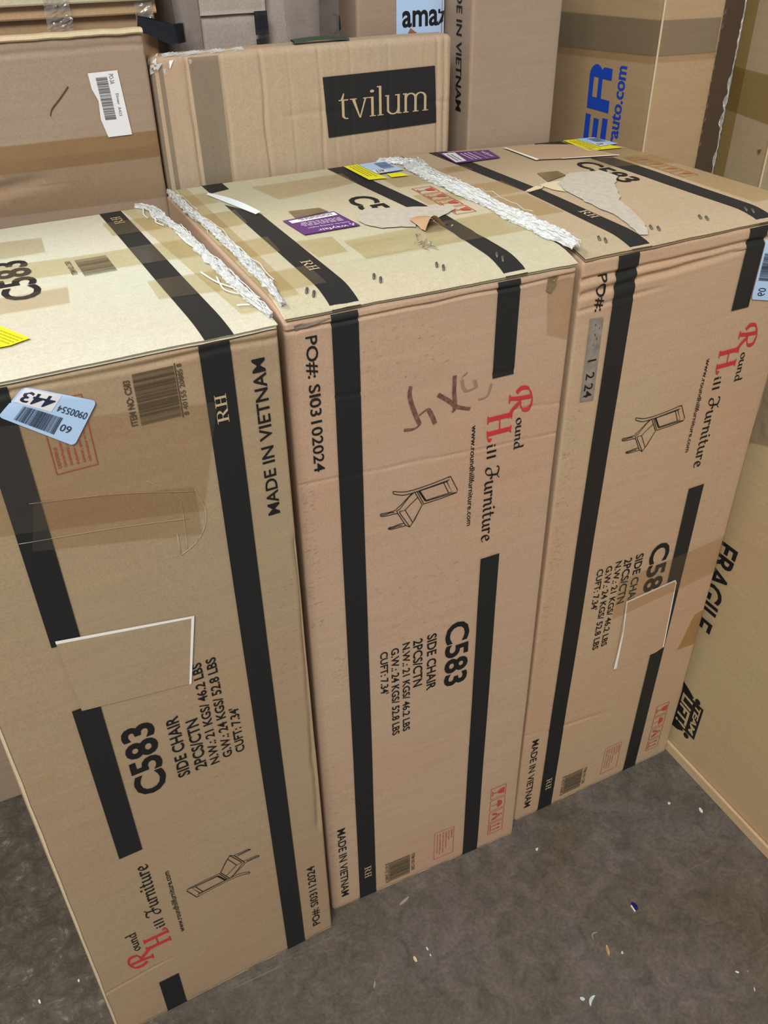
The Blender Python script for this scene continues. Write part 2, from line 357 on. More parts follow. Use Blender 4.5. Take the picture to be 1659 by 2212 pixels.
        r = geometry.delaunay_2d_cdt(V, [(i, (i + 1) % n) for i in range(n)], [list(range(n))], 1, 1e-5)
        fn = s.at(face); m = MB(); m.add([fn(v.x, v.y, e) for v in r[0]], r[2]); return m.build(name, mat, parent or s.root, True)
    def shapes(s, name, face, sets, mat, e=.0011, parent=None):
        """sets: list of ((verts, faces), map) where map turns a drawing point into a face address"""
        fn = s.at(face); m = MB()
        for (vs, fs), mp in sets:
            m.add([fn(*mp(*p), e) for p in vs], fs)
        return m.build(name, mat, parent or s.root)
def fit(o, xd, L, yd, Hh):
    return lambda a, b: (o[0] + xd[0] * a * L + yd[0] * b * Hh, o[1] + xd[1] * a * L + yd[1] * b * Hh)
def norm(shape):
    vs, fs = shape; x0, x1 = min(v[0] for v in vs), max(v[0] for v in vs); y0, y1 = min(v[1] for v in vs), max(v[1] for v in vs)
    return [((a - x0) / (x1 - x0), (b - y0) / (y1 - y0)) for a, b in vs], fs
def bars(n, seed, gap=.45):
    rnd = random.Random(seed); x = 0; out = []
    while x < 1:
        w = rnd.choice((.008, .008, .014, .02)); g = rnd.choice((.007, .01, .016)); out.append(R4(x, 0, min(x + w, 1), 1)); x += w + g
    return polyset(out)

CHAIR = {
'toprail':[(.2056,.8625),(.2084,.8645),(.2201,.8394),(.2186,.8359),(.2153,.8368)],'back_l1':[(.2084,.8645),(.1859,.8613),(.1664,.8596),(.1536,.859),(.1395,.8604),(.1256,.8653)],
'back_l2':[(.207,.8594),(.1834,.8571),(.1652,.8555),(.1562,.8549),(.1446,.8548),(.137,.8562),(.1264,.861)],'foot':[(.1256,.8653),(.1254,.8632),(.1264,.861)],
'back_l3':[(.205,.8577),(.186,.8563),(.173,.8555),(.1639,.8548)],'panel':[(.2031,.8577),(.2117,.839),(.1733,.8373),(.1639,.8548)],'panel2':[(.1985,.8572),(.2068,.8388)],
'back_r1':[(.2186,.8359),(.1972,.8338),(.1839,.8332),(.1686,.8325)],'back_r2':[(.2153,.8368),(.1918,.8365),(.1728,.836)],'lowrail1':[(.1562,.8555),(.1676,.832)],'lowrail2':[(.1595,.8553),(.1694,.8337)],'lowrail3':[(.1626,.8549),(.1728,.8366)],'lowrail4':[(.1618,.8549),(.172,.8362)],'lowrail5':[(.1634,.8549),(.1736,.837)],
'seat_b':[(.1562,.8555),(.1485,.8503),(.1349,.835),(.1305,.8335)],'seat_c':[(.1518,.854),(.1369,.8413),(.1292,.8359)],'seat_d':[(.1349,.8313),(.1426,.8312),(.1539,.8077),(.1494,.8019)],'seat_e':[(.1426,.8312),(.1498,.8374),(.1606,.8453)],
'seat_f':[(.1539,.8077),(.1676,.832)],'seat_g':[(.1305,.8335),(.1323,.8288),(.1434,.8067),(.1494,.8019)],'seat_h':[(.1343,.8315),(.1364,.8261),(.15,.8017)],'seat_i':[(.1494,.8019),(.1565,.8112),(.1676,.832)],
'leg1':[(.1292,.8353),(.1241,.8347),(.1165,.8348),(.1084,.8356),(.1076,.8331),(.1101,.8312),(.119,.8301),(.1266,.83),(.1318,.8289)],'leg1b':[(.127,.8325),(.121,.8335),(.115,.8328),(.1085,.8335)],
'leg2':[(.141,.8104),(.1343,.8111),(.1265,.8101),(.1193,.8101),(.1192,.8079),(.1239,.8064),(.1329,.8063),(.1434,.8059)],'leg2b':[(.138,.8085),(.131,.809),(.125,.8082),(.1195,.809)]}
WARN = ['CALIFORNIA 65', 'California Proposition', 'WARNING: can expose you', 'including wood dust, which is', 'cancer, and birth defects or', 'information go to www.p65']

def side_print(c, M, po, band_top=True, breaks=(), warn_e=.0011, sets=None):
    """the printing of the chair carton's wide face. M(u, v) places a point of the print on this carton"""
    def fitM(o, L, Hh):       # words run down the face, letter tops towards the right
        return lambda a, b: M(o[0] + b * Hh, o[1] - a * L)
    def down(u0, v0, L, Hh, shape, sc=1): return (shape, fitM((u0, v0), L, Hh))
    def word(t, u0, v0, v1, u1, bold=.02): return down(u0, v0, v0 - v1, u1 - u0, glyphs(t, bold))
    def quad(u0, v0, u1, v1): return [M(u0, v0), M(u1, v0), M(u1, v1), M(u0, v1)]
    top = c.H * 1.0
    c.sheet('black_band', 'f', quad(.0525, 0.0, .0845, 1.128), BLACK, .0016, step=.003)
    for v0, v1 in breaks: c.sheet('black_band', 'f', quad(.2625, v0, .2935, v1), BLACK, .0016, step=.003)
    c.shapes('band_monogram', 'f', [down(.0635, .0935, .034, .0125, SERIF_RH)], KPRINT, .0024)
    c.shapes('origin_lettering', 'f', [word('MADE IN VIETNAM', .018, .2255, .030, .0325, .012)], INK)
    if po: c.shapes('order_lettering', 'f', [word(po, .0203, 1.0955, .9230, .0355, .012)], INK)
    c.shapes('item_number_lettering', 'f', [word('C583', .2095, .603, .473, .2505, .028)], INK)
    c.shapes('weight_lettering', 'f', [word('SIDE CHAIR', .1788, .596, .4815, .1950, .02), word('2PCS/CTN', .1557, .595, .4985, .1717, .02), word('N.W.: 21 KGS/ 46.2 LBS', .1383, .596, .4085, .1509, .02),
              word('G.W.: 24 KGS/ 52.8 LBS', .120, .593, .408, .1328, .02), word("CUFT: 7.34'", .1022, .593, .506, .1153, .02)], INK)
    c.shapes('web_address_lettering', 'f', [word('www.roundhillfurniture.com', .2368, .932, .775, .2448, .012)], INK)
    for q in (down(.3030, .9262, .0475, .0160, norm(script_word('ound'))), down(.2612, .897, .0215, .0150, norm(script_word('ill'))), down(.2610, .862, .1235, .0235, norm(script_word('Furniture')))): c.shapes('brand_lettering', 'f', [q], INK)
    c.shapes('brand_initials', 'f', [down(.2880, .9720, .0430, .0385, norm(pen(SCRIPT['R'][1], .17, 20, .045))), down(.2593, .9395, .0390, .0375, norm(pen(SCRIPT['H'][1], .2, 15, .05)))], RED, .0013)
    c.shapes('chair_drawing', 'f', [(pen([p], .0011, 0, .0011, k[:3] in ('bac', 'leg')), M) for k, p in CHAIR.items()], INK)
    c.shapes('barcode', 'f', [(bars(40, 5), lambda a, b: M(.1115 + b * .041, .0160 + a * .0575)), (polyset([R4(0, .0, 1, 1)]), lambda a, b: M(.1095 + b * .0012, .0135 + a * .062)),
              down(.1553, .0722, .0505, .0068, glyphs('ITEM NO: C583', .02)), down(.1035, .074, .059, .0052, glyphs('8 40155 20885 8', .01))], BARC)
    o = outline(0, 0, 1, 1, .02); w_ = [(polyset([R4(0, 0, 1, .022), R4(0, .978, 1, 1), R4(0, 0, .011, 1), R4(.989, 0, 1, 1)]), lambda a, b: M(.2012 + b * .0405, .1040 - a * .0790))]
    for i, t in enumerate(WARN):
        l = (.30, .36, .62, .78, .78, .70)[i]; y = .84 - i * .145
        w_.append((glyphs(t, .02), lambda a, b, y=y, l=l: M(.2012 + (y + b * .085) * .0405, .1040 - (.08 + a * l) * .0790)))
    c.shapes('warning_panel', 'f', w_, REDF)
    ic = []
    for i in range(4):
        v0 = .1665 - i * .0345; mp = lambda a, b, v0=v0: M(.3150 + b * .0320, v0 - a * .0310)
        ic.append((polyset(outline(0, 0, 1, 1, .035)), mp))
        if i == 0: sh = polyset([[(.25, .9), (.75, .9), (.7, .6), (.55, .45), (.45, .45), (.3, .6)], R4(.47, .15, .53, .5), R4(.3, .1, .7, .16)])
        elif i == 1: sh = polyset([[(.5 + .32 * math.cos(math.radians(a)), .5 + .32 * math.sin(math.radians(a))) for a in range(0, 181, 20)], R4(.48, .12, .52, .5)])
        elif i == 2: sh = polyset([[(.15, .2), (.3, .2), (.48, .55), (.42, .62), (.2, .45)], [(.85, .2), (.7, .2), (.52, .55), (.58, .62), (.8, .45)], R4(.36, .66, .46, .72), R4(.54, .66, .64, .72), R4(.42, .78, .58, .86), disc(.5, .66, .05)])
        else: sh = polyset([R4(.15, .12, .85, .18), R4(.29, .22, .35, .7), R4(.65, .22, .71, .7), [(.22, .66), (.42, .66), (.32, .85)], [(.58, .66), (.78, .66), (.68, .85)]])
        c.shapes('handling_symbol', 'f', [ic[-1], (sh, mp)], REDF)

def wrap_ridge(c, name, path, width, n=110, height=.006, seed=1, strands=60, lean=0.0, spread=1.0):
    """crinkled white film torn along a top edge; path in top-face addresses"""
    rnd = random.Random(seed); P = spline(path, 12); cum = [0]
    for a, b in zip(P, P[1:]): cum.append(cum[-1] + math.dist(a, b))
    def along(t):
        t *= cum[-1]
        for i in range(len(cum) - 1):
            if cum[i + 1] >= t:
                k = (t - cum[i]) / max(cum[i + 1] - cum[i], 1e-9); return (P[i][0] + (P[i + 1][0] - P[i][0]) * k, P[i][1] + (P[i + 1][1] - P[i][1]) * k)
        return P[-1]
    def surf(u, v, e):
        uu = min(max(u, 0), c.w); o = c.top(uu, v, 0); over = u - uu
        o.x += over; o.z += e - abs(over) * lean; return o
    m = MB(); K_ = 16
    for layer in range(3):
        ph = layer * 31 + seed * 5; vs = []
        for i in range(n + 1):
            t = i / n; u, v = along(t); wloc = width * (0.8 + .5 * noise.noise(Vector((t * 6, ph, 2)))) * (.35 + .65 * min(1, 9 * t, 9 * (1 - t)))
            for k in range(K_ + 1):
                q = k / K_ - .5; du = q * wloc * (1 + .25 * noise.noise(Vector((t * 60, ph, 8)))) + .003 * noise.noise(Vector((t * 30, k * .6, ph)))
                z = height * (1 - (2 * q) ** 2) * (.6 + .4 * noise.noise(Vector((t * 25, k * .35, ph)))) + .0042 * abs(noise.noise(Vector((t * 30 + k * .2, k * .9, ph + 4)))) + .0016 * noise.noise(Vector((t * 110, k * .5, ph))) + .0008 + layer * .001
                vs.append(surf(u + du, v, z))
        m.add(vs, [(i * (K_ + 1) + k, (i + 1) * (K_ + 1) + k, (i + 1) * (K_ + 1) + k + 1, i * (K_ + 1) + k + 1) for i in range(n) for k in range(K_)])
    o = m.build(name, WRAP, c.root, False)
    m = MB()
    for _ in range(strands):
        t0 = rnd.uniform(0, .9); L = rnd.uniform(.08, .4); off = rnd.uniform(-.55, .55) * width; dr = rnd.uniform(-.4, .4) * width * spread; ph = rnd.uniform(0, 99); pts = []
        for i in range(14):
            t = min(1, t0 + L * i / 13); u, v = along(t); u += off + dr * i / 13 + .002 * noise.noise(Vector((i * .4, ph, 0)))
            pts.append(surf(u, v, height * .9 + .003 + .004 * noise.noise(Vector((i * .5, ph, 5)))))
        m.tube(pts, rnd.uniform(.00025, .0006), 4)
    m.build('film_fringe', STRAND, o, True); return o
def label_lines(c, parent, face, o, xd, L, yd, Hh, rows, mat, e, seed=0, name='label_print'):
    rnd = random.Random(seed); out = []
    for i in range(rows):
        y = (i + .25) / rows; x = 0
        while x < .92:
            l = rnd.uniform(.05, .16); out.append(R4(x, y, min(1, x + l), y + .42 / rows)); x += l + .03
    return c.shapes(name, face, [(polyset(out), fit(o, xd, L, yd, Hh))], mat, e, parent)
def staples(c, prs, face='t'):
    for (u, v) in prs:
        m = MB(); fn = c.at(face); a, b = fn(u - .003, v - .006, .0004), fn(u + .003, v + .006, .0004); m.tube([a, a.lerp(b, .15) + Vector((0, 0, .0006)), a.lerp(b, .85) + Vector((0, 0, .0006)), b], [.0006, .0017, .0017, .0006], 6); m.build('staple', STEEL, c.root, True)

# ================================================================== SETTING
def floor_material():
    m, t, b = mat_new('worn_concrete'); L = t.links.new
    tc = nd(t, 'ShaderNodeTexCoord'); P = tc.outputs['Object']
    def N(scale, detail=4.0, rough=.6, dist=0.0, vec=None):
        n = nd(t, 'ShaderNodeTexNoise', i_Scale=scale, i_Detail=detail, i_Roughness=rough, i_Distortion=dist); L(vec or P, n.inputs['Vector']); return n.outputs[0]
    c = mixc(t, ramp(t, N(3.3, 5, .6, .6), [(.38, 0), (.62, 1)]).outputs[0], (.102, .086, .064), (.122, .104, .098))
    c = mixc(t, ramp(t, N(2.1, 4, .55, .3), [(.5, 0), (.7, 1)]).outputs[0], c, (.085, .088, .075))
    c = mixc(t, 1.0, c, ramp(t, N(24, 7, .72, .8), [(.25, .55), (.75, 1.45)]).outputs[0], 'MULTIPLY')
    c = mixc(t, 1.0, c, ramp(t, N(150, 4, .7), [(.3, .75), (.7, 1.2)]).outputs[0], 'MULTIPLY')
    mp = nd(t, 'ShaderNodeMapping'); mp.inputs['Rotation'].default_value = (0, 0, .62); mp.inputs['Scale'].default_value = (1.3, 38, 1); L(P, mp.inputs['Vector'])
    c = mixc(t, ramp(t, N(1.0, 3, .5, .9, mp.outputs[0]), [(.69, 0), (.73, .34)]).outputs[0], c, (.26, .235, .21))
    mq = nd(t, 'ShaderNodeMapping'); mq.inputs['Rotation'].default_value = (0, 0, 1.25); mq.inputs['Scale'].default_value = (1.1, 30, 1); L(P, mq.inputs['Vector'])
    c = mixc(t, ramp(t, N(1.0, 3, .5, 1.0, mq.outputs[0]), [(.69, 0), (.73, .28)]).outputs[0], c, (.25, .23, .20))
    # pale, pitted dried cement on the left
    sx = nd(t, 'ShaderNodeSeparateXYZ'); L(P, sx.inputs[0])
    mk = ramp(t, sx.outputs[0], [(0.0, 1), (1.0, 0)]); mr = nd(t, 'ShaderNodeMapRange'); mr.inputs[1].default_value = -.12; mr.inputs[2].default_value = .12; L(sx.outputs[0], mr.inputs[0]); L(mr.outputs[0], mk.inputs[0])
    pit = ramp(t, N(34, 9, .78, .35), [(.40, .0), (.60, 1.0)])
    cp = mixc(t, pit.outputs[0], (.088, .076, .058), (.185, .163, .130))
    c = mixc(t, mk.outputs[0], c, cp); L(c, b.inputs['Base Color'])
    r = ramp(t, N(9, 5), [(.3, .42), (.7, .68)]); L(r.outputs[0], b.inputs['Roughness']); b.inputs['Specular IOR Level'].default_value = .35
    bp = nd(t, 'ShaderNodeBump', i_Strength=.35, i_Distance=.004); L(N(45, 8, .7, .6), bp.inputs['Height'])
    mm = nd(t, 'ShaderNodeMath', operation='MULTIPLY'); L(pit.outputs[0], mm.inputs[0]); L(mk.outputs[0], mm.inputs[1])
    b2 = nd(t, 'ShaderNodeBump', i_Strength=.8, i_Distance=.003); L(mm.outputs[0], b2.inputs['Height']); L(bp.outputs[0], b2.inputs['Normal']); L(b2.outputs[0], b.inputs['Normal'])
    return m
fm = MB(); fm.add([(-4, -3, 0), (5, -3, 0), (5, 6, 0), (-4, 6, 0), (-4, -3, -.1), (5, -3, -.1), (5, 6, -.1), (-4, 6, -.1)], [(0, 1, 2, 3), (7, 6, 5, 4), (0, 4, 5, 1), (1, 5, 6, 2), (2, 6, 7, 3), (3, 7, 4, 0)])
fl = fm.build('floor', floor_material()); fl['kind'] = 'structure'

wm = MB(); wm.box((.5, 4.6, 2.75), (9, .2, 5.5)); wb = wm.build('wall_back', plain('painted_block_wall', (.42, .40, .36), .8, .2, bump=.3, bscale=30)); wb['kind'] = 'structure'
# ================================================================== THE THREE CHAIR CARTONS
OFF = [
 {(0,0,0):(-.0004,-.005,0),(0,0,1):(-.0007,-.0019,-.0042),(0,1,1):(-.0017,-.0015,-.005),(1,0,0):(.0026,.0014,0),(1,0,1):(-.0013,-.0015,-.0045),(1,1,1):(-.0011,-.0013,-.0054)},
 {(0,0,0):(.0017,.0026,0),(0,0,1):(.0006,-.0008,-.0014),(0,1,1):(-.0015,.0006,.001),(1,0,0):(-.0003,-.0032,0),(1,0,1):(-.0027,.0014,-.0016),(1,1,1):(.0014,.0003,.0037)},
 {(0,0,0):(-.0009,-.0003,0),(0,0,1):(0,-.0022,-.0052),(0,1,1):(-.0006,.0018,.0058),(1,0,0):(.0005,.0057,0),(1,0,1):(.0046,-.0017,-.0009),(1,1,1):(.0075,-.0072,-.005)}]
GRP = 'tall chair cartons standing in a row'
A = Carton('chair_carton', 'tall brown chair carton at the near left, printed upside down, with pale blue 443 sticker', (-0.1177, 0.7811, 0), 0.0339, .373, .4535, 1.1342, K['A'], OFF[0], seed=1, lid=.006, droop=.004, group=GRP,
    creases=[('f', (0, 1.120), (.373, 1.118), .005, .0022), ('f', (.3735, .85), (.366, .3), .006, .004), ('f', (0.10, .14), (.0, .13), .004, .0012)])
B = Carton('chair_carton', 'middle tall brown chair carton, torn grey patch and brown curl of paper on its top', (0.2682, 0.8200, 0), -0.0030, .3735, .4943, 1.1288, K['B'], OFF[1], seed=2, lid=.006, droop=.010, group=GRP,
    creases=[('f', (0, 1.1085), (.3735, 1.112), .0035, .0040), ('f', (0, 1.02), (.3735, .990), .0028, .0016), ('f', (0, .910), (.3735, .886), .003, .0010), ('f', (.154, .272), (.263, .309), .004, .0012), ('f', (.3, .94), (.3735, .93), .003, .001),
             ('t', (.10, .10), (.30, .115), .010, .002), ('t', (.14, .15), (.29, .165), .008, .0015)])
C = Carton('chair_carton', 'right-hand tall brown chair carton of the row, creased below its top edge', (0.6599, 0.8372, 0), 0.0018, .3758, .4924, 1.1265, K['C'], OFF[2], seed=3, lid=.006, droop=.007, group=GRP,
    creases=[('f', (0, 1.090), (.3758, 1.100), .006, .0050), ('f', (0, 1.070), (.25, 1.086), .006, .0045), ('f', (0, 1.050), (.12, 1.058), .004, .0020), ('f', (.047, .237), (.174, .221), .005, .0012), ('f', (0, .25), (.05, .24), .004, .001)])
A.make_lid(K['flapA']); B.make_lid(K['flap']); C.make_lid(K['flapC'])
side_print(B, lambda u, v: (u, v), 'PO#: SI03102024', breaks=((.0, .7097), (.992, 1.128)))
side_print(A, lambda u, v: (A.w - u, A.H - .001 - v), 'PO#: SI03112024', breaks=((.0, .312), (.413, .7045), (.988 + .0455, 1.133)))
side_print(C, lambda u, v: (u, v + .001), None, breaks=((.0, .700), (.999, 1.126)))

for c_, spans in ((A, ((.003, .078), (.112, .286), (.322, .370))), (B, ((.003, .050), (.087, .260), (.296, .370))), (C, ((.003, .050), (.087, .260), (.296, .372)))):
    for u0, u1 in spans:
        n_ = int((u1 - u0) / .006); top_ = [(u1 + (u0 - u1) * k / n_, .0052 + .0022 * noise.noise(Vector((k * .35, u0 * 50, c_.seed)))) for k in range(n_ + 1)]
        c_.poly('worn_bottom_edge', 'f', [(u0, .0005), (u1, .0005)] + top_, K['light'], .0012)
A.poly('worn_side_edge', 'f', [(.0012, .01), (.0045, .01)] + [(.0042 + .0012 * noise.noise(Vector((k * .4, 1, 1))), .01 + k * .02) for k in range(1, 55)] + [(.0012, 1.09)], K['light'], .0010)
# ---- near-left carton: covers, stickers, top
pa = A.poly('board_cover', 'f', [(.085, .822), (.236, .793), (.216, .691), (.09, .71)], K['A'], .0022)
for q in ([(.085, .8235), (.237, .7945), (.2355, .7915), (.085, .819)], [(.237, .7945), (.2332, .7935), (.2155, .690), (.2185, .691)]):
    A.poly('cover_edge', 'f', q, EDGE, .0026, pa)
def sticker(c, quad, face='f', whole=True):
    a, b, c_, d = quad     # a-b is the long top edge as the sticker reads upside down
    def at(x, y): return tuple((a[i] * (1 - x) + b[i] * x) * (1 - y) + (d[i] * (1 - x) + c_[i] * x) * y for i in (0, 1))
    pts = []
    for (cx, cy, a0) in ((.94, .9, 0), (.06, .9, 90), (.06, .1, 180), (.94, .1, 270)):
        for k in range(5):
            t = math.radians(a0 + 22.5 * k); pts.append(at(cx + .06 * math.cos(t), cy + .1 * math.sin(t)))
    return c.poly('blue_sticker', face, pts, BLUEL, .0024), at
st, at = sticker(A, [(.1245, 1.124), (.184, 1.091), (.154, 1.050), (.096, 1.098)])
A.poly('sticker_number_panel', 'f', [at(.03, .03), at(.52, .03), at(.52, .47), at(.02, .47)], WHITE, .0028, st)
rd = lambda x0, y0, L, Hh: (lambda a, b: at(x0 - a * L, y0 + b * Hh))      # reads upside down
A.shapes('sticker_lettering', 'f', [(glyphs('443', .02), rd(.49, .09, .43, .33)), (glyphs('0900554', 0), rd(.965, .27, .40, .15)), (glyphs('60', 0), rd(.86, .64, .14, .16)), (bars(22, 3), lambda a, b: at(.17 + a * .52, .52 + b * .40))], plain('navy_print', (.02, .03, .06), .5), .0032, st)
A.sheet('clear_tape', 'f', [(.0, 1.100), (.30, 1.060), (.268, .935), (.0, .985)], CLEAR, .0018)
A.sheet('clear_tape', 'f', [(.105, 1.002), (.262, .968), (.262, .905), (.09, .945)], CLEAR, .0020)
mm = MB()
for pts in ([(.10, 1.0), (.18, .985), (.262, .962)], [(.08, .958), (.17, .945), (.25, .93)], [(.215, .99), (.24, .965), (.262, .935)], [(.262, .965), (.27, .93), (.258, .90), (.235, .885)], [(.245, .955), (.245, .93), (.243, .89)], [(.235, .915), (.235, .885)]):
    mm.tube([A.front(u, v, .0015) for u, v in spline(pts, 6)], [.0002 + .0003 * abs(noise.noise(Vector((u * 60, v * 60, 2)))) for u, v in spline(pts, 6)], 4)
mm.build('tape_crease_glint', plain('tape_crease_shine', (.62, .55, .45), .25, .6), A.root, True)  # pale threads paint the shine along the tape's creases
A.sheet('black_band', 't', [(.2950, -.0), (.3250, -.0), (.3235, .452), (.2945, .452)], BLACK)
A.sheet('black_band', 't', [(.069, 0), (.100, 0), (.100, .452), (.069, .452)], BLACK)
A.shapes('band_monogram', 't', [(SERIF_RH, lambda a, b: (.3155 - b * .0125, .391 + a * .034))], KPRINT, .0012)
for q in ([(.262, .290), (.3725, .290), (.3725, .222), (.262, .228)], [(.285, .170), (.3725, .165), (.3725, .098), (.282, .111)], [(.288, .405), (.372, .40), (.372, .345), (.288, .345)]):
    A.sheet('packing_tape', 't', q, TAPE, .0014)
A.sheet('packing_tape', 't', [(.325, .452), (.372, .448), (.372, .03), (.345, .03)], TAPE, .0018)
A.sheet('packing_tape', 't', [(.03, .31), (.262, .290), (.262, .232), (.03, .254)], TAPE, .0012)
A.sheet('packing_tape', 't', [(.03, .198), (.204, .197), (.197, .148), (.03, .155)], CLEAR, .0012)
A.sheet('packing_tape', 't', [(.03, .41), (.208, .386), (.203, .327), (.03, .324)], CLEAR, .0012)
A.shapes('barcode', 't', [(bars(40, 5), lambda a, b: (.2275 + b * .037, .2225 + a * .057)), (glyphs('ITEM NO: C583', .02), lambda a, b: (.2225 - b * .0065, .232 + a * .048))], BARC, .0010)
A.shapes('item_number_lettering', 't', [(glyphs('C583', .020), lambda a, b: (.1775 - b * .041, .183 + a * .130))], INK, .0010)
yl = A.poly('yellow_label', 't', [(.095, .118), (.123, .118), (.145, .07), (.125, .061), (.095, .061)], YEL, .0020)
label_lines(A, yl, 't', (.140, .072), (-.45, .9), .05, (-.8, -.35), .022, 4, YELP, .0024, 3)
wa = wrap_ridge(A, 'torn_wrap', [(.345, .452), (.360, .43), (.362, .38), (.367, .33), (.369, .24), (.368, .16), (.368, .09), (.370, .012)], .016, seed=3, strands=12, height=.004, lean=.9)
mm = MB()
for pts in ([(.345, .163), (.351, .125), (.362, .096), (.369, .061)], [(.369, .331), (.362, .314), (.361, .271), (.366, .234)], [(.352, .44), (.345, .41), (.345, .39)], [(.358, .43), (.352, .395), (.353, .375)], [(.356, .14), (.351, .10), (.36, .08)], [(.348, .05), (.36, .045), (.371, .03)], [(.36, .4), (.35, .37), (.355, .35)]):
    mm = MB(); mm.tube([A.top(u, v, .003) for u, v in spline(pts, 6)], [.0009 * (1.3 - k / (len(pts) * 6)) for k in range(len(spline(pts, 6)))], 5); mm.build('film_strand', STRAND, wa, True)

# ---- middle carton: top
B.sheet('black_band', 't', [(.0535, .448), (.084, .458), (.084, .493), (.0535, .493)], BLACK)
B.sheet('black_band', 't', [(.0540, -.001), (.0880, -.001), (.0860, .318), (.0555, .385)], BLACK)
B.sheet('black_band', 't', [(.2715, -.001), (.3020, -.001), (.3040, .204), (.2790, .188)], BLACK)
B.sheet('black_band', 't', [(.2735, .248), (.3005, .241), (.2790, .492), (.2510, .492)], BLACK)
B.shapes('band_monogram', 't', [(SERIF_RH, lambda a, b: (.0655 + b * .0125, .122 - a * .035))], KPRINT, .0012)
B.poly('torn_grey_patch', 't', [(.197,.255),(.22,.276),(.254,.258),(.301,.242),(.329,.233),(.328,.219),(.307,.205),(.282,.190),(.262,.2),(.244,.171),(.227,.182),(.204,.187),(.19,.211),(.188,.229)], GREYP, .0016, jag=.0025)
mm = MB(); vs = []
for i in range(9):
    for j in range(9):
        a, b_ = i / 8, j / 8; u = .246 + .030 * a; v = .150 + .046 * b_ + .006 * math.sin(a * 3); vs.append(B.top(u, v, .0025 + .016 * math.sin(math.pi * a) * (1 - b_) ** 1.2 + .002 * b_))
mm.add(vs, [(i * 9 + j, (i + 1) * 9 + j, (i + 1) * 9 + j + 1, i * 9 + j + 1) for i in range(8) for j in range(8)]); mm.build('paper_curl', SKIN, B.root, True)
mm = MB(); vs = []
for i in range(13):
    for j in range(4):
        t = i / 12; q = j / 3; u = .046 + .032 * t + .0070 * q * (.4 + .6 * t); v = .441 - .124 * t; vs.append(B.top(u, v, .002 + .004 * math.sin(t * 3.0) * q + .002 * q))
mm.add(vs, [(i * 4 + j, (i + 1) * 4 + j, (i + 1) * 4 + j + 1, i * 4 + j + 1) for i in range(12) for j in range(3)]); mm.build('peeled_strip', plain('peeled_backing', (.62, .68, .70), .5), B.root, True)
wf = B.poly('purple_label', 't', [(.1, .274), (.176, .282), (.183, .21), (.105, .207)], PURP, .0018)
wp = B.poly('label_address_panel', 't', [(.106, .268), (.174, .277), (.174, .263), (.107, .256)], WHITE, .0022, wf)
B.shapes('label_lettering', 't', [(glyphs('wayfair', .01), lambda a, b: (.1685 - a * .042, .2215 - b * .012)), (glyphs('thanks for choosing wayfair!', .0), lambda a, b: (.176 - a * .058, .2325 - b * .0075)), (polyset([R4(.0, 0, .35, .4), R4(.65, 0, 1, .4), R4(.3, .5, .7, 1)]), lambda a, b: (.1785 - a * .007, .2215 - b * .009))], PURW, .0022, wf)
label_lines(B, wf, 't', (.172, .254), (-1, 0), .058, (0, -1), .018, 4, PURW, .0022, 4)
label_lines(B, wp, 't', (.168, .274), (-1, -.1), .05, (0, -1), .008, 2, plain('grey_print', (.2, .2, .25)), .0026, 5)
B.poly('brown_patch', 't', [(.122, .312), (.165, .308), (.170, .287), (.120, .278)], BROWN, .0012)
B.shapes('item_number_lettering', 't', [(glyphs('C583', .020), lambda a, b: (.2120 + b * .041, .334 - a * .130))], INK, .0010)
ic = []
for i in range(4):
    mp = lambda a, b, i=i: (.317 + b * .031, .332 - i * .0345 - a * .031)
    ic.append((polyset(outline(0, 0, 1, 1, .04) + [[(.25, .9), (.75, .9), (.6, .5), (.4, .5)], R4(.47, .15, .53, .5), R4(.3, .1, .7, .16)]), mp))
for q in ic: B.shapes('handling_symbol', 't', [q], REDF, .0010)
y1 = B.poly('yellow_label', 't', [(.276, .486), (.3, .486), (.309, .396), (.281, .400)], YEL, .0022); label_lines(B, y1, 't', (.282, .48), (.05, -1), .07, (1, .02), .016, 3, YELP, .0026, 8)
b1 = B.poly('blue_label', 't', [(.299, .482), (.341, .484), (.35, .424), (.303, .421)], BLUEL, .0030)
B.poly('label_white_panel', 't', [(.302, .442), (.323, .442), (.325, .423), (.303, .422)], WHITE, .0034, b1)
B.shapes('label_lettering', 't', [(bars(20, 9), lambda a, b: (.322 + b * .02, .475 - a * .035)), (glyphs('417', .02), lambda a, b: (.3205 - a * .014, .440 - b * .014))], plain('dark_blue_print', (.05, .09, .2)), .0038, b1)
B.poly('yellow_label', 't', [(.318, .418), (.34, .414), (.344, .394), (.316, .397)], YEL, .0022)
for q in ([(.0, .452), (.052, .452), (.052, .40), (.0, .395)], [(.0, .352), (.06, .352), (.058, .29), (.0, .28)], [(.0, .222), (.062, .225), (.058, .165), (.0, .16)], [(.0, .105), (.07, .105), (.068, .045), (.0, .045)],
          [(.086, .19), (.134, .188), (.130, .128), (.09, .125)], [(.14, .165), (.3735, .185), (.3735, .10), (.14, .095)], [(.302, .40), (.372, .40), (.372, .345), (.302, .345)], [(.302, .30), (.372, .29), (.372, .25), (.302, .25)]):
    B.sheet('packing_tape', 't', q, TAPE, .0012)
B.sheet('packing_tape', 't', [(.0, .49), (.030, .49), (.030, .03), (.0, .03)], TAPE, .0015)
B.sheet('packing_tape', 't', [(.115, .45), (.26, .455), (.26, .40), (.13, .37)], CLEAR, .0013)
B.sheet('packing_tape', 'f', [(.330, 1.115), (.3735, 1.115), (.3735, 1.02), (.338, 1.035)], CLEAR, .0013)
B.poly('grey_scuff', 'f', [(.333, 1.112), (.347, 1.116), (.345, 1.10), (.338, 1.088), (.330, 1.092)], BROWN, .0016, jag=.003)
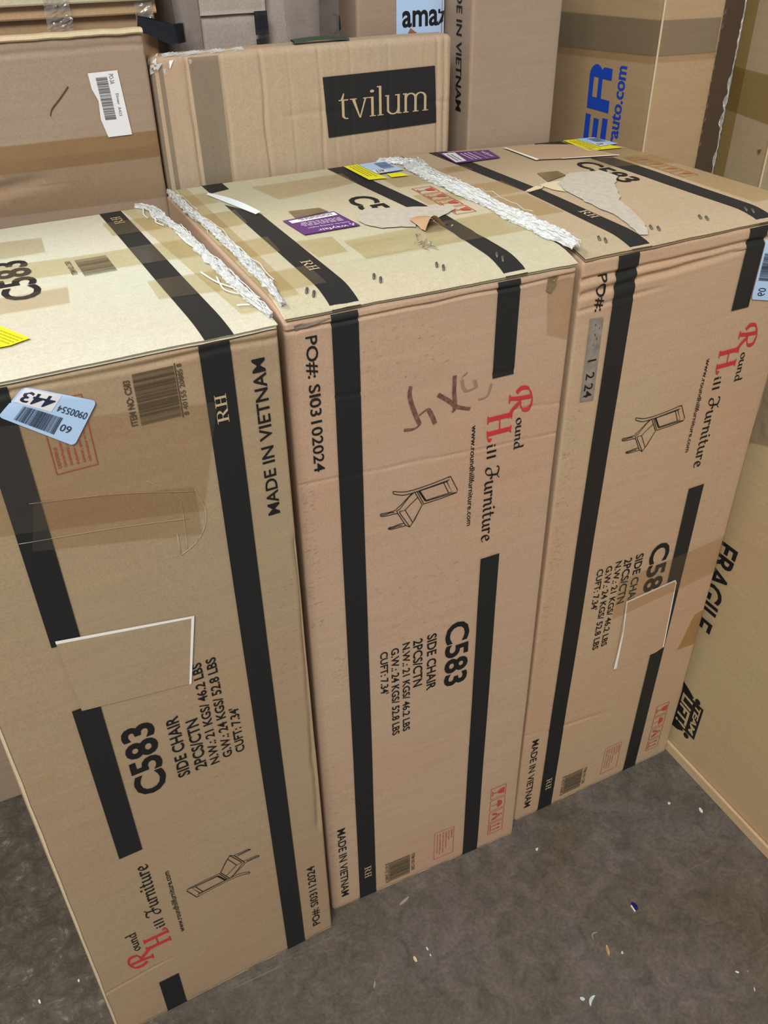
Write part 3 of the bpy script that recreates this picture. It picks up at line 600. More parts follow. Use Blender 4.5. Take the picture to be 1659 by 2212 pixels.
B.poly('grey_scuff', 'f', [(.01, 1.118), (.055, 1.120), (.03, 1.114), (.012, 1.108)], GREYS, .0016, jag=.002)
mm = MB(); rnd = random.Random(4)
for k in range(10):
    p = B.top(.221 + rnd.uniform(-.009, .009), .106 + rnd.uniform(-.012, .012), .003); q = p + Vector((rnd.uniform(-.012, .012), rnd.uniform(-.012, .012), rnd.uniform(.002, .009))); r_ = p + Vector((rnd.uniform(-.009, .009), rnd.uniform(-.009, .009), 0)); mm.add([p, q, r_, q + Vector((.005, .004, -.003))], [(0, 1, 2), (1, 3, 2)])
mm.build('foil_scrap', FOIL, B.root)
staples(B, [(.1235, .040), (.127, .030), (.041, .036), (.0455, .027), (.204, .041), (.208, .032), (.284, .039), (.2855, .028)])
HW = [[(.1496,1.0072),(.148,.9971),(.1511,.9821),(.1578,.9635),(.1616,.9527),(.1542,.9483),(.1408,.95)],[(.1614,.965),(.1711,.9705),(.1761,.9663),(.1839,.9483)],[(.2094,1.0079),(.2089,.9877),(.2108,.9703),(.2099,.9606),(.2067,.9589)],[(.1867,.9876),(.2032,.9745),(.2136,.9647),(.233,.957)]]
HWF = [[(.2267,1.0088),(.2197,.9997),(.2254,.9839),(.2405,.9853)],[(.2405,.9853),(.2374,.9957)],[(.2623,.9853),(.2568,.9693),(.244,.9673)]]
B.shapes('handwriting', 'f', [(pen([p], .0062, 30, .002), lambda u, v: (u, v)) for p in HW], MARK, .0010)
B.shapes('faded_handwriting', 'f', [(pen([p], .0045, 30, .002), lambda u, v: (u, v)) for p in HWF], plain('faded_marker', (.30, .19, .125), .6, .2), .0010)
def grime(c, u0, u1, v0, v1, n, seed):
    rnd = random.Random(seed); P = []
    for _ in range(n):
        u, v = rnd.uniform(u0, u1), rnd.uniform(v0, v1); l, w = rnd.uniform(.002, .009), rnd.uniform(.0006, .0018); P.append([(u - l / 2, v), (u, v - w / 2), (u + l / 2, v + .001), (u, v + w / 2)])
    c.shapes('dirt_stain', 'f', [(polyset(P), lambda a, b: (a, b))], SMUD, .0009)
for a in ((.004, .020, .68, .92, 90, 1), (.03, .05, .55, .62, 26, 2), (.10, .24, .60, .72, 60, 3), (.004, .02, .1, .4, 40, 4), (.09, .20, 1.01, 1.09, 30, 6)): grime(B, *a)
for a in ((.006, .026, .42, .92, 150, 7), (.28, .35, .40, .70, 50, 8), (.11, .25, .52, .72, 50, 9), (.02, .2, .2, .33, 40, 10)): grime(C, *a)
for a in ((.33, .36, .55, .8, 40, 11), (.20, .27, .5, .66, 30, 12)): grime(A, *a)
wrap_ridge(B, 'torn_wrap', [(.001, .485), (.003, .44), (.004, .36), (.008, .29), (.009, .20), (.009, .12), (.007, .06), (.005, .015)], .013, seed=5, strands=10, height=.003, lean=.9)
wrap_ridge(B, 'torn_wrap', [(.372, .468), (.372, .42), (.374, .35), (.378, .28), (.380, .21), (.382, .14), (.385, .07), (.386, .022)], .040, seed=8, strands=14, height=.006, lean=.0, spread=.15)
wrap_ridge(B, 'torn_wrap', [(.335, .482), (.352, .475), (.374, .455), (.385, .42)], .030, seed=9, strands=14, n=50, height=.006, lean=.0)

# ---- right carton: top and front
C.sheet('black_band', 't', [(.0700, -.001), (.1000, -.001), (.1000, .243), (.0735, .236)], BLACK)
C.sheet('black_band', 't', [(.0740, .247), (.0980, .257), (.0790, .491), (.0480, .491)], BLACK)
C.sheet('black_band', 't', [(.2760, -.001), (.3040, -.001), (.3090, .356), (.2730, .366)], BLACK)
C.sheet('black_band', 't', [(.247, .478), (.30, .466), (.299, .491), (.246, .491)], BLACK)
C.shapes('band_monogram', 't', [(SERIF_RH, lambda a, b: (.0845 + b * .0125, .134 - a * .034))], KPRINT, .0012)
C.poly('torn_board', 't', [(.072, .240), (.080, .247), (.100, .258), (.110, .252), (.100, .243), (.076, .236)], K['light'], .0018, jag=.002)
C.poly('torn_grey_patch', 't', [(.150,.268),(.158,.276),(.185,.297),(.236,.288),(.239,.266),(.237,.248),(.208,.217),(.174,.159),(.165,.150),(.145,.09),(.129,.05),(.110,.018),(.099,.022),(.116,.088),(.118,.16),(.125,.22),(.135,.255)], GREYP, .0016, jag=.002)
C.poly('torn_board', 't', [(.108,.262),(.125,.268),(.150,.268),(.135,.252),(.122,.215),(.112,.235)], K['light'], .0013, jag=.002)
C.poly('brown_patch', 't', [(.141, .318), (.176, .316), (.174, .290), (.130, .272)], BROWN, .0012)
C.shapes('item_number_lettering', 't', [(glyphs('C583', .020), lambda a, b: (.2235 + b * .037, .348 - a * .130))], INK, .0010)
wf = C.poly('purple_label', 't', [(.060, .479), (.147, .472), (.139, .420), (.055, .412)], PURP, .0018)
wp = C.poly('label_address_panel', 't', [(.0635, .474), (.086, .473), (.078, .420), (.0575, .417)], WHITE, .0022, wf)
C.shapes('label_lettering', 't', [(glyphs('wayfair', .01), lambda a, b: (.124 + b * .012, .428 + a * .038)), (glyphs('thanks for choosing wayfair!', .0), lambda a, b: (.1145 + b * .006, .423 + a * .046))], PURW, .0022, wf)
label_lines(C, wf, 't', (.088, .424), (0, 1), .042, (1, 0), .022, 3, PURW, .0022, 4)
label_lines(C, wp, 't', (.062, .424), (.08, 1), .042, (1, 0), .012, 2, bpy.data.materials['grey_print'], .0026, 5)
pt = C.poly('board_cover', 't', [(.180, .472), (.186, .385), (.2245, .376), (.323, .361), (.298, .458), (.25, .478)], K['C'], .0020)
for q in ([(.1765, .474), (.1815, .474), (.1885, .384), (.181, .382)], [(.224, .3775), (.323, .3625), (.323, .3575), (.224, .374)]): C.poly('cover_edge', 't', q, EDGE, .0024, pt)
y1 = C.poly('yellow_label', 't', [(.303, .489), (.335, .489), (.364, .403), (.298, .406)], YEL, .0020); label_lines(C, y1, 't', (.308, .48), (0, -1), .07, (1, .0), .02, 3, YELP, .0024, 8)
b1 = C.poly('blue_label', 't', [(.328, .489), (.366, .489), (.374, .430), (.332, .423)], BLUEL, .0026)
C.poly('label_white_panel', 't', [(.333, .45), (.350, .45), (.352, .426), (.333, .425)], WHITE, .0030, b1)
C.shapes('label_lettering', 't', [(bars(20, 9), lambda a, b: (.345 + b * .02, .480 - a * .03)), (glyphs('417', .02), lambda a, b: (.348 - a * .013, .444 - b * .013))], bpy.data.materials['dark_blue_print'], .0034, b1)
ic = []
for i in range(4):
    mp = lambda a, b, i=i: (.3205 + b * .031, .338 - i * .0345 - a * .031)
    ic.append((polyset(outline(0, 0, 1, 1, .04) + [[(.25, .9), (.75, .9), (.6, .5), (.4, .5)], R4(.47, .15, .53, .5)]), mp))
RUB = plain('rubbed_red_ink', (.42, .15, .08), .6)
for q in ic: C.shapes('handling_symbol', 't', [q], RUB, .0010)
for q in ([(.0, .305), (.072, .305), (.072, .245), (.0, .24)], [(.0, .235), (.068, .235), (.068, .14), (.0, .14)], [(.0, .40), (.06, .40), (.065, .375), (.0, .37)], [(.32, .47), (.3758, .47), (.3758, .05), (.315, .05)], [(.25, .36), (.3758, .345), (.3758, .28), (.26, .30)]):
    C.sheet('packing_tape', 't', q, TAPE, .0013)
staples(C, [(.128, .036), (.1345, .029), (.2085, .037), (.214, .030), (.046, .034), (.050, .026), (.283, .033), (.288, .025)])
C.shapes('order_lettering', 'f', [(glyphs('PO#:', .012), lambda a, b: (.0245 + b * .0155, 1.094 - a * .048))], INK)
gs = C.poly('worn_order_sticker', 'f', [(.0205, 1.038), (.0415, 1.036), (.0435, .916), (.0215, .918)], GREYS, .0014)
C.shapes('worn_sticker_digits', 'f', [(glyphs('1  2 24', .01), lambda a, b: (.0255 + b * .0135, .979 - a * .056)), (polyset([disc(.0, .2, .05), disc(.15, .8, .04), disc(.35, .3, .05), disc(.5, .6, .05), disc(.7, .25, .04)]), lambda a, b: (.028 + b * .011, 1.028 - a * .04))], INK, .0018, gs)
st, at = sticker(C, [(.2935, 1.096), (.338, 1.085), (.349, .998), (.2945, 1.011)])
def at2(x, y): return at(x, y)
C.shapes('sticker_lettering', 'f', [(bars(22, 3), lambda a, b: at(.08 + b * .42, .22 + a * .45)), (glyphs('60', 0), lambda a, b: at(.17 + b * .28, .93 - a * .14))], bpy.data.materials['navy_print'], .0030, st)
pc = C.poly('board_cover', 'f', [(.176, .500), (.279, .506), (.283, .498), (.290, .342), (.273, .336), (.180, .333)], K['C'], .0024)
for q in ([(.175, .5005), (.279, .508), (.284, .499), (.2805, .4995), (.278, .5045), (.1765, .4965)], [(.175, .5005), (.1785, .497), (.1835, .42), (.184, .338), (.177, .338), (.181, .43)], [(.2835, .499), (.2815, .499), (.2885, .342), (.291, .343)]): C.poly('cover_edge', 'f', q, EDGE, .0028, pc)
C.poly('tape_stain', 'f', [(.375, .398), (.352, .396), (.336, .335), (.329, .316), (.372, .313)], TAN, .0012)
C.sheet('clear_tape', 'f', [(.15, .555), (.3758, .57), (.3758, .49), (.15, .47)], CLEAR, .0034)

# ================================================================== CARTONS BEHIND
def slab(s, name, face, quad, mat, e=.0012, parent=None): return s.sheet(name, face, quad, mat, e, parent)
# long carton at the back left
Lc = Carton('shipping_carton', 'large brown carton at the back left, white barcode label and brown tape across its front', row(-.75, 1.32), 0.0, 1.024, .055, 1.335, K['L'], seed=11, bulge=.004, r=.007, step=.02,
    creases=[('f', (.75, 1.150), (.86, 1.165), .012, .006), ('f', (.0, 1.312), (1.02, 1.318), .005, .002)])
lx = lambda x: x + .75
Lc.sheet('packing_tape', 'f', [(0, 1.213), (1.022, 1.211), (1.022, 1.176), (0, 1.180)], TAN, .0012)
Lc.sheet('packing_tape', 'f', [(0, 1.193), (1.022, 1.192), (1.022, 1.120), (0, 1.13)], CLEAR, .0016)
wl = Lc.poly('white_label', 'f', [(lx(.191), 1.289), (lx(.230), 1.290), (lx(.2355), 1.209), (lx(.203), 1.2085), (lx(.197), 1.232), (lx(.1985), 1.255), (lx(.1925), 1.27)], WHITE, .0022)
Lc.shapes('label_barcode', 'f', [(bars(30, 6), lambda a, b: (lx(.200) + b * .015 + a * .003, 1.283 - a * .053)), (glyphs('PO-3A', 0), lambda a, b: (lx(.2175) + b * .006, 1.286 - a * .012)), (glyphs('Elmwr  A423', 0), lambda a, b: (lx(.2225) + b * .004, 1.262 - a * .028))], plain('grey_barcode', (.12, .12, .14)), .0026, wl)
Lc.shapes('pen_stroke', 'f', [(pen([[(lx(.133), 1.242), (lx(.137), 1.250), (lx(.150), 1.262), (lx(.163), 1.275)]], .0022, 100, .001), lambda u, v: (u, v))], plain('dark_scratch', (.08, .045, .03)), .001)
mm = MB(); vs = []
for k in range(121):
    u = k * .0085; wv = .0016 * noise.noise(Vector((u * 9, 0, 0))) + .0008 * noise.noise(Vector((u * 45, 2, 0)))
    for (y, z) in ((-.0015, 1.331), (-.0035, 1.333), (-.002, 1.3372), (.010, 1.3378)): vs.append((u + .001, y + wv, z + wv))
mm.add(vs, [(a * 4 + b, (a + 1) * 4 + b, (a + 1) * 4 + b + 1, a * 4 + b + 1) for a in range(120) for b in range(3)])
mm.build('torn_edge', K['light'], Lc.root)
# ribbed carton with the black logo
T = Carton('logo_carton', 'brown carton with a big black name panel, standing behind the middle chair carton', row(.2775, 1.334), 0.0, .4725, .045, 1.300, K['T'], seed=12, bulge=.0025, r=.009, step=.012,
    creases=[('f', (u, 1.31), (u + .005, .9), .004, dep) for u, dep in ((.050, .003), (.10, .0015), (.158, .003), (.20, .001), (.246, .0018), (.268, .0006), (.296, .0008), (.36, .001), (.445, .002), (.458, .002))] + [('f', (.19, 1.21), (.475, 1.205), .006, .001)])
T.sheet('grey_tape', 'f', [(.053, 1.297), (.096, 1.297), (.098, .9), (.059, .9)], GREYT, .0012)
T.sheet('grey_tape', 'f', [(.0005, 1.292), (.016, 1.292), (.018, .9), (.0005, .9)], GREYT, .0012)
T.sheet('black_panel', 'f', [(.251, 1.257), (.4405, 1.259), (.4455, 1.176), (.2565, 1.172)], BLACK, .0014, step=.003)
def serifword():
    P = []
    def stem(x, y0, y1, w=.09): P.append(R4(x, y0, x + w, y1))
    x = 0
    P.append([(.04, 1.0), (.13, 1.0), (.17, 1.30), (.13, 1.30)]); stem(.07, .15, 1.0); P.append(R4(-.03, .94, .30, 1.0)); P.extend(arcring(.24, .2, .17, .2, .09, .06, 180, 290)); x = .42
    P.append([(x, 1), (x + .11, 1), (x + .30, .0), (x + .26, 0)]); P.append([(x + .46, 1), (x + .52, 1), (x + .31, 0), (x + .26, 0)]); P.append(R4(x - .06, .95, x + .18, 1)); P.append(R4(x + .40, .95, x + .60, 1)); x = 1.10
    stem(x, 0, 1); P.append(R4(x - .07, .94, x + .05, 1)); P.append(R4(x - .06, 0, x + .16, .05)); P.append(disc(x + .04, 1.28, .075)); x = 1.38
    stem(x, 0, 1.5); P.append(R4(x - .07, 1.44, x + .05, 1.5)); P.append(R4(x - .06, 0, x + .16, .05)); x = 1.66
    stem(x, .2, 1); P.append(R4(x - .06, .94, x + .05, 1)); P.extend(arcring(x + .23, .24, .23, .26, .09, .07, 180, 360)); stem(x + .38, 0, 1); P.append(R4(x + .30, .94, x + .42, 1)); P.append(R4(x + .40, 0, x + .54, .05)); x = 2.30
    stem(x, 0, 1); P.append(R4(x - .06, .94, x + .05, 1)); P.append(R4(x - .05, 0, x + .15, .05))
    for k in (0, .36): P.extend(arcring(x + .225 + k, .72, .225, .28, .09, .07, 0, 180)); stem(x + .36 + k, 0, .74); P.append(R4(x + .30 + k, 0, x + .52 + k, .05))
    return polyset(P)
T.shapes('panel_lettering', 'f', [(norm(serifword()), lambda a, b: (.275 + a * .154, 1.1955 + b * .0425))], KPRINT, .0024)
mm = MB(); rnd = random.Random(2)
for k in range(26):
    p = Vector((rnd.uniform(-.002, .028), rnd.uniform(-.004, .012), 1.296 + rnd.uniform(-.012, .005))); mm.add([p, p + Vector((rnd.uniform(.003, .010), rnd.uniform(-.002, .002), rnd.uniform(-.004, .005))), p + Vector((rnd.uniform(-.002, .005), rnd.uniform(-.003, .002), rnd.uniform(-.010, .002)))], [(0, 1, 2)])
mm.build('crumpled_corner_tape', WRAP, T.root)
mm = MB()
for k in range(22):
    u = .02 + .0052 * k; p = Vector((u, .003, 1.2985 + .001 * math.sin(k))); mm.add([p, p + Vector((.008, .001, .001)), p + Vector((.007, .012, .004)), p + Vector((0, .010, .003))], [(0, 1, 2, 3)])
mm.build('white_edge_tape', WRAP, T.root)
mm = MB()
for k in range(14):
    v = 1.285 - k * .011; u = .066 + .006 * rnd.random(); p = T.front(u, v, .003); mm.add([p, p + Vector((.003, -.003, .006)), p + Vector((.006, 0, .003))], [(0, 1, 2)])
mm.build('tape_glint', GLINT, T.root)
# tall carton with MADE IN VIETNAM on its side
Mv = Carton('origin_carton', 'tall pinkish brown carton with MADE IN VIETNAM down its narrow left side', row(.787, 1.34), 0.0, .168, .25, 1.75, K['M'], seed=13, bulge=.002, r=.005, step=.016)
Mv.shapes('origin_lettering', 'l', [(glyphs('MADE IN VIETNAM', .012), lambda a, b: (.050 - b * .018 - a * .007, 1.388 - a * .207))], INK)
# carton with blue lettering
Er = Carton('blue_print_carton', 'tall carton with big blue letters ER and grey tape around it, at the back right', row(1.165, 1.34), 0.0, .137, .36, 1.75, K['E'], seed=14, bulge=.002, r=.005, step=.016)
BR_E = polyset([R4(0, 0, .30, 1), R4(.30, .0, 1, .23), R4(.30, .385, .95, .615), R4(.30, .77, 1, 1)])
BR_R = polyset([R4(0, 0, .27, 1), R4(.27, .80, .75, 1), R4(.27, .40, .75, .58), R4(.72, 0, .97, .36), [(.72, .36), (.97, .36), (.9, .46), (.75, .5)]] + arcring(.73, .69, .27, .31, .27, .13, -70, 90))
# words run up the side, letter tops towards the back
Er.shapes('blue_lettering', 'l', [(BR_R, lambda a, b: (.1120 + b * .0680 + a * .003, 1.130 + a * .0785)), (BR_E, lambda a, b: (.1110 + b * .0700, 1.036 + a * .0830)),
          (glyphs('erauto.com', .018), lambda a, b: (.0740 + b * .0255, 1.062 + a * .1530))], BLUE)
for face, q in (('l', [(.0, 1.296), (.36, 1.284), (.36, 1.222), (.0, 1.240)]), ('f', [(.0, 1.296), (.137, 1.294), (.137, 1.238), (.0, 1.240)])): Er.sheet('grey_tape', face, q, GREYT, .0012)
for face, q in (('l', [(.0, 1.242), (.36, 1.224), (.36, 1.210), (.0, 1.228)]), ('f', [(.0, 1.242), (.137, 1.240), (.137, 1.228), (.0, 1.230)])): Er.sheet('packing_tape', face, q, CLEAR, .0016)
mm = MB(); mm.tube([(-.0005, -.0005, z / 10) for z in range(0, 18)], .0022, 6); mm.build('pale_corner_edge', K['light'], Er.root, True)
mm = MB()
for k in range(12):
    p = Er.front(.125 + .006 * rnd.random(), 1.296 - k * .022, .003); mm.add([p, p + Vector((.004, -.002, .012)), p + Vector((.007, 0, .004))], [(0, 1, 2)])
mm.build('tape_glint', GLINT, Er.root)
# carton at the right edge
Fr = Carton('olive_taped_carton', 'tall carton with olive tape, at the right edge of the back row', row(1.385, 1.25), 0.0, .30, .13, 1.75, K['F'], seed=15, bulge=.002, r=.006, step=.016)
for q in ([(.0, 1.20), (.128, 1.205), (.128, 1.13), (.0, 1.12)], [(.095, 1.6), (.128, 1.6), (.128, .9), (.095, .9)]): Fr.sheet('olive_tape', 'l', q, OLIVE, .0012)
Fr.sheet('olive_tape', 'f', [(.0, 1.20), (.29, 1.20), (.29, 1.12), (.0, 1.12)], OLIVE, .0012)
mm = MB(); mm.tube([(-.0005, -.0005, z / 10) for z in range(0, 18)], .0022, 6); mm.build('pale_corner_edge', K['light'], Fr.root, True)
mm = MB(); vs = []
for i in range(90):
    for j in range(5):
        vs.append((-.002 - .003 * abs(noise.noise(Vector((i * .5, j * 1.3, 2)))), (.1225 + j * .0014 * (.4 + abs(noise.noise(Vector((i * .23, 5, 1))) * 2.2))) + .002 * noise.noise(Vector((i * .3, j, 7))), .95 + i * .008))
mm.add(vs, [(i * 5 + j, (i + 1) * 5 + j, (i + 1) * 5 + j + 1, i * 5 + j + 1) for i in range(89) for j in range(4)]); mm.build('clear_wrap', WRAP, Fr.root)  # white film strip stands for the glints on this wrap
mm = MB(); mm.add([(-.0015, .024, 1.074), (-.0015, .014, 1.078), (-.0015, .017, 1.068), (-.0015, .020, 1.071)], [(0, 1, 2, 3)]); mm.build('scuff', MARK, Fr.root)
# carton with the pale blue label
Az = Carton('blue_label_carton', 'carton with a large pale blue label, between the wrapped bag and a tall pinkish carton', row(.626, 1.42), 0.0, .155, .30, 1.72, K['L'], seed=16, r=.006, step=.02)
al = Az.sheet('blue_label', 'f', [(.068, 1.40), (.1545, 1.40), (.1545, 1.24), (.067, 1.24)], BLUEL, .0012)
Az.shapes('label_lettering', 'f', [(glyphs('amazon', .022), lambda a, b: (.0775 + a * .122, 1.3035 + b * .0235))], INK, .0018, al)
Az.shapes('label_smile', 'f', [(pen([[(.090, 1.299), (.105, 1.290), (.125, 1.286), (.150, 1.288)]], .009, 70, .003), lambda u, v: (u, v))], plain('brown_smile', (.30, .13, .06)), .0018, al)
# cartons far behind; the gaps' shade is put into their board colour
Nk = Carton('dusky_carton', 'shade-coloured carton in the gap between the wrapped bag and the blue label carton', row(.52, 1.75), 0.0, .42, .25, 1.72, K['N'], seed=17, r=.006, step=.03)
Nr = Carton('dusky_carton', 'added shade-coloured carton deep in the narrow gap left of the olive taped carton', row(1.58, 1.78), 0.0, .46, .22, 1.72, K['N'], seed=22, r=.006, step=.03)  # added carton, put here to make the gap dark
# taped carton behind the long one
Zc = Carton('taped_carton', 'carton with layered flaps and clear tape, behind the large back left carton', row(-.63, 1.405), 0.0, .94, .25, 1.72, K['Z'], seed=18, bulge=.003, r=.006, step=.02)
for (z0, z1, o_) in ((1.3485, 1.3655, .010), (1.3655, 1.41, .018)):
    mm = MB(); n = 40; vs = []
    for i in range(n + 1):
        u = .94 * i / n; wz = .0015 * noise.noise(Vector((u * 6, z0 * 50, 1)))
        for (y, z) in ((-.001, z0 + .002), (-o_, z0 - .002 + wz), (-o_ - .001, z0 + wz), (-o_ + .003, z1 + wz), (-.001, z1 + .01)): vs.append((u, y, z))
    mm.add(vs, [(i * 5 + j, (i + 1) * 5 + j, (i + 1) * 5 + j + 1, i * 5 + j + 1) for i in range(n) for j in range(4)])
    mm.build('flap_layer', K['Z'] if z0 < 1.35 else K['flap'], Zc.root)
mm = MB(); vs = []
for i in range(40):
    for j in range(9):
        vs.append((.79 + j * .0042 + .002 * noise.noise(Vector((i * .5, j, 1))), -.014 - .012 * (i / 40) - .006 * abs(noise.noise(Vector((i * .45, j * .9, 3)))), 1.30 + i * .0027))
mm.add(vs, [(i * 9 + j, (i + 1) * 9 + j, (i + 1) * 9 + j + 1, i * 9 + j + 1) for i in range(39) for j in range(8)]); mm.build('clear_tape', GLINT, Zc.root)
mm = MB(); vs = []
for i in range(30):
    for j in range(5):
        vs.append((.91 + j * .006, -.012 - .006 * abs(noise.noise(Vector((i * .5, j * .9, 8)))), 1.32 + i * .004))
mm.add(vs, [(i * 5 + j, (i + 1) * 5 + j, (i + 1) * 5 + j + 1, i * 5 + j + 1) for i in range(29) for j in range(4)]); mm.build('clear_tape', GLINT, Zc.root)

# ---- wrapped fabric bag
bag = thing('fabric_bag', 'greige fabric bag with black webbing in clear plastic, standing behind the logo carton', 'bag', row(.340, 1.415))
FAB = plain('greige_canvas', (.36, .31, .275), .9, .1, bump=.3, bscale=300, vary=.12)
mm = MB(); bw, bd, bh = .248, .24, 1.70; n1, n2 = 48, 60
def bagp(t, z):
    per = 2 * (bw + bd); q = t * per; r = .03
    if q < bw: x, y = q, 0
    elif q < bw + bd: x, y = bw, q - bw
    elif q < 2 * bw + bd: x, y = bw - (q - bw - bd), bd
    else: x, y = 0, bd - (q - 2 * bw - bd)
    c_ = Vector((min(max(x, r), bw - r), min(max(y, r), bd - r), 0)); dv = Vector((x, y, 0)) - c_; dv = dv.normalized() if dv.length > 1e-6 else Vector((0, -1, 0))
    fold = .014 * noise.noise(Vector((x * 30, y * 20, z * 5))) + .007 * noise.noise(Vector((x * 55 + z * 14, y * 40, z * 12)))
    return c_ + dv * (r - .012 + fold) + Vector((0, 0, z))
vs = [bagp(i / n1, bh * j / n2) for i in range(n1) for j in range(n2 + 1)]
fs = [(i * (n2 + 1) + j, ((i + 1) % n1) * (n2 + 1) + j, ((i + 1) % n1) * (n2 + 1) + j + 1, i * (n2 + 1) + j + 1) for i in range(n1) for j in range(n2)]
fs += [tuple(i * (n2 + 1) for i in range(n1))[::-1], tuple(i * (n2 + 1) + n2 for i in range(n1))]
mm.add(vs, fs); mm.build('body', FAB, bag, True)
def patchgrid(name, x0, x1, z0, z1, y, mat, parent, amp=.002, n=14, thick=.004):
    mm = MB(); vs = []
    for i in range(n + 1):
        for j in range(n + 1):
            x = x0 + (x1 - x0) * i / n; z = z0 + (z1 - z0) * j / n; vs.append((x, y - thick + amp * noise.noise(Vector((x * 40, z * 40, y * 9))), z))
    N = len(vs); vs += [(v[0], v[1] + thick, v[2]) for v in vs]
    fs = [(i * (n + 1) + j, (i + 1) * (n + 1) + j, (i + 1) * (n + 1) + j + 1, i * (n + 1) + j + 1) for i in range(n) for j in range(n)]
    fs += [tuple(k + N for k in f[::-1]) for f in fs]
    for i in range(n):
        for a, b in ((i * (n + 1), (i + 1) * (n + 1)), (i * (n + 1) + n, (i + 1) * (n + 1) + n), (i, i + 1), (n * (n + 1) + i, n * (n + 1) + i + 1)): fs.append((a, b, b + N, a + N))
    mm.add(vs, fs); return mm.build(name, mat, parent, True)
patchgrid('pocket', .038, .132, 1.10, 1.341, .006, FAB, bag)
patchgrid('pocket_flap', .036, .135, 1.338, 1.43, .001, FAB, bag)
WEB = plain('black_webbing', (.012, .014, .02), .7, .2, bump=.4, bscale=500)
patchgrid('webbing', .116, .135, 1.3095, 1.340, -.006, WEB, bag, .0006, 4)
patchgrid('webbing', .117, .132, 1.26, 1.3035, -.004, WEB, bag, .0006, 4)
PLS = film('bag_plastic', (.90, .89, .89), .08, (.55, .52, .5), .2, 1.0, 40)
for x0, x1 in ((-.003, .034), (.166, .252)): patchgrid('clear_plastic_cover', x0, x1, 1.0, 1.68, -.004, PLS, bag, .008, 18, .001)
mm = MB()
pr = [(-.060, -.0385, 1.346), (-.038, -.040, 1.341), (-.012, -.038, 1.333), (.012, .000, 1.330), (.012, .000, 1.306), (-.009, -.038, 1.309), (-.024, -.040, 1.310), (-.050, -.040, 1.323), (-.064, -.0385, 1.327)]
n = len(pr); mm.add(pr + [(p[0] + .001, p[1] + .008, p[2]) for p in pr], [tuple(range(n))[::-1], tuple(range(n, 2 * n))] + [(i, (i + 1) % n, (i + 1) % n + n, i + n) for i in range(n)])
mm.build('strap', WEB, bag)
mm = MB(); mm.tube([(.246, .004, 1.330), (.252, .000, 1.326), (.253, .000, 1.309), (.248, .004, 1.302)], .003, 6); mm.build('side_handle', WEB, bag, True)
# green strip lying on the logo carton
mm = MB(); vs = []
for i in range(15):
    for j in range(3): vs.append((i * .0062, j * .008, .0035 + .0022 * math.sin(i * .22 + .2) + .0008 * j))
vs2 = [(v[0], v[1], v[2] - .002) for v in vs]; N = len(vs); q = [(i * 3 + j, (i + 1) * 3 + j, (i + 1) * 3 + j + 1, i * 3 + j + 1) for i in range(14) for j in range(2)]
mm.add(vs + vs2, q + [tuple(k + N for k in f[::-1]) for f in q] + [(i * 3 + e, (i + 1) * 3 + e, (i + 1) * 3 + e + N, i * 3 + e + N) for i in range(14) for e in (0, 2)])
g = mm.build('green_strap', plain('dull_green_webbing', (.045, .075, .05), .7)); g.location = row(.49, 1.338, 1.3012); pass; tag(g, 'dull green strap lying on top of the logo carton', 'strap')

# ---- big carton at the right
Fg = Carton('fragile_carton', 'large smooth brown carton at the right edge, printed FRAGILE and TEAM LIFT', row(1.046, .05), 0.0, .28, 1.14, .985, K['G'], {(0, 0, 1): (.030, 0, 0), (0, 1, 1): (.030, 0, 0), (1, 0, 1): (.030, 0, 0), (1, 1, 1): (.030, 0, 0)}, seed=19, bulge=.002, r=.006, step=.02)
fy = lambda y: y - .05
# words run down the side; letter tops towards the camera
Fg.shapes('fragile_lettering', 'l', [(glyphs('FRAGILE', .02, .0), lambda a, b: (fy(.872) - b * .050 + a * .008, .534 - a * .200))], INK)
def tl(a, b): return (fy(.853) - b * .060, .168 - a * .086)
Fg.shapes('team_lift_symbol', 'l', [(polyset([[(.0, .35), (1.0, .35), (1.0, 1.0), (0, 1.0)], [(-.12, 0), (1.1, 0), (1.0, .36), (0, .36)], [(-.25, -.05), (.02, .0), (.02, .45), (-.06, .52), (-.16, .25)], [(1.02, 0), (1.18, -.05), (1.16, .25), (1.06, .50), (1.0, .45)], disc(-.06, .70, .075, .115), disc(1.09, .66, .075, .115)]), tl)], INK, .0010)
Fg.shapes('team_lift_lettering', 'l', [(glyphs('TEAM', .03, .15), lambda a, b: tl(.05 + a * .88, .68 + b * .24)), (glyphs('LIFT!', .03, .15), lambda a, b: tl(.03 + a * .92, .06 + b * .50))], K['G'], .0015)
mm = MB(); mm.box((-.0035, .57, .0115), (.006, 1.138, .022)); mm.build('bottom_flap_edge', cardboard('pale_board_edge', (.55, .41, .25), 21, wear=.1), Fg.root)
fw_ = MB(); vs = []
for i in range(22):
    for j in range(14):
        y = .655 + j * .012; z = .735 + i * .011 + .0012 * j * (13 - j) * .3; vs.append((-.002 + .030 * z - .008 * abs(noise.noise(Vector((i * .35, j * .5, 3)))), y, z))
fw_.add(vs, [(i * 14 + j, (i + 1) * 14 + j, (i + 1) * 14 + j + 1, i * 14 + j + 1) for i in range(21) for j in range(13)])
fw_.build('crumpled_wrap', film('loose_clear_film', (.80, .78, .76), .10, (.5, .47, .44), .12, 1.0, 40), Fg.root)

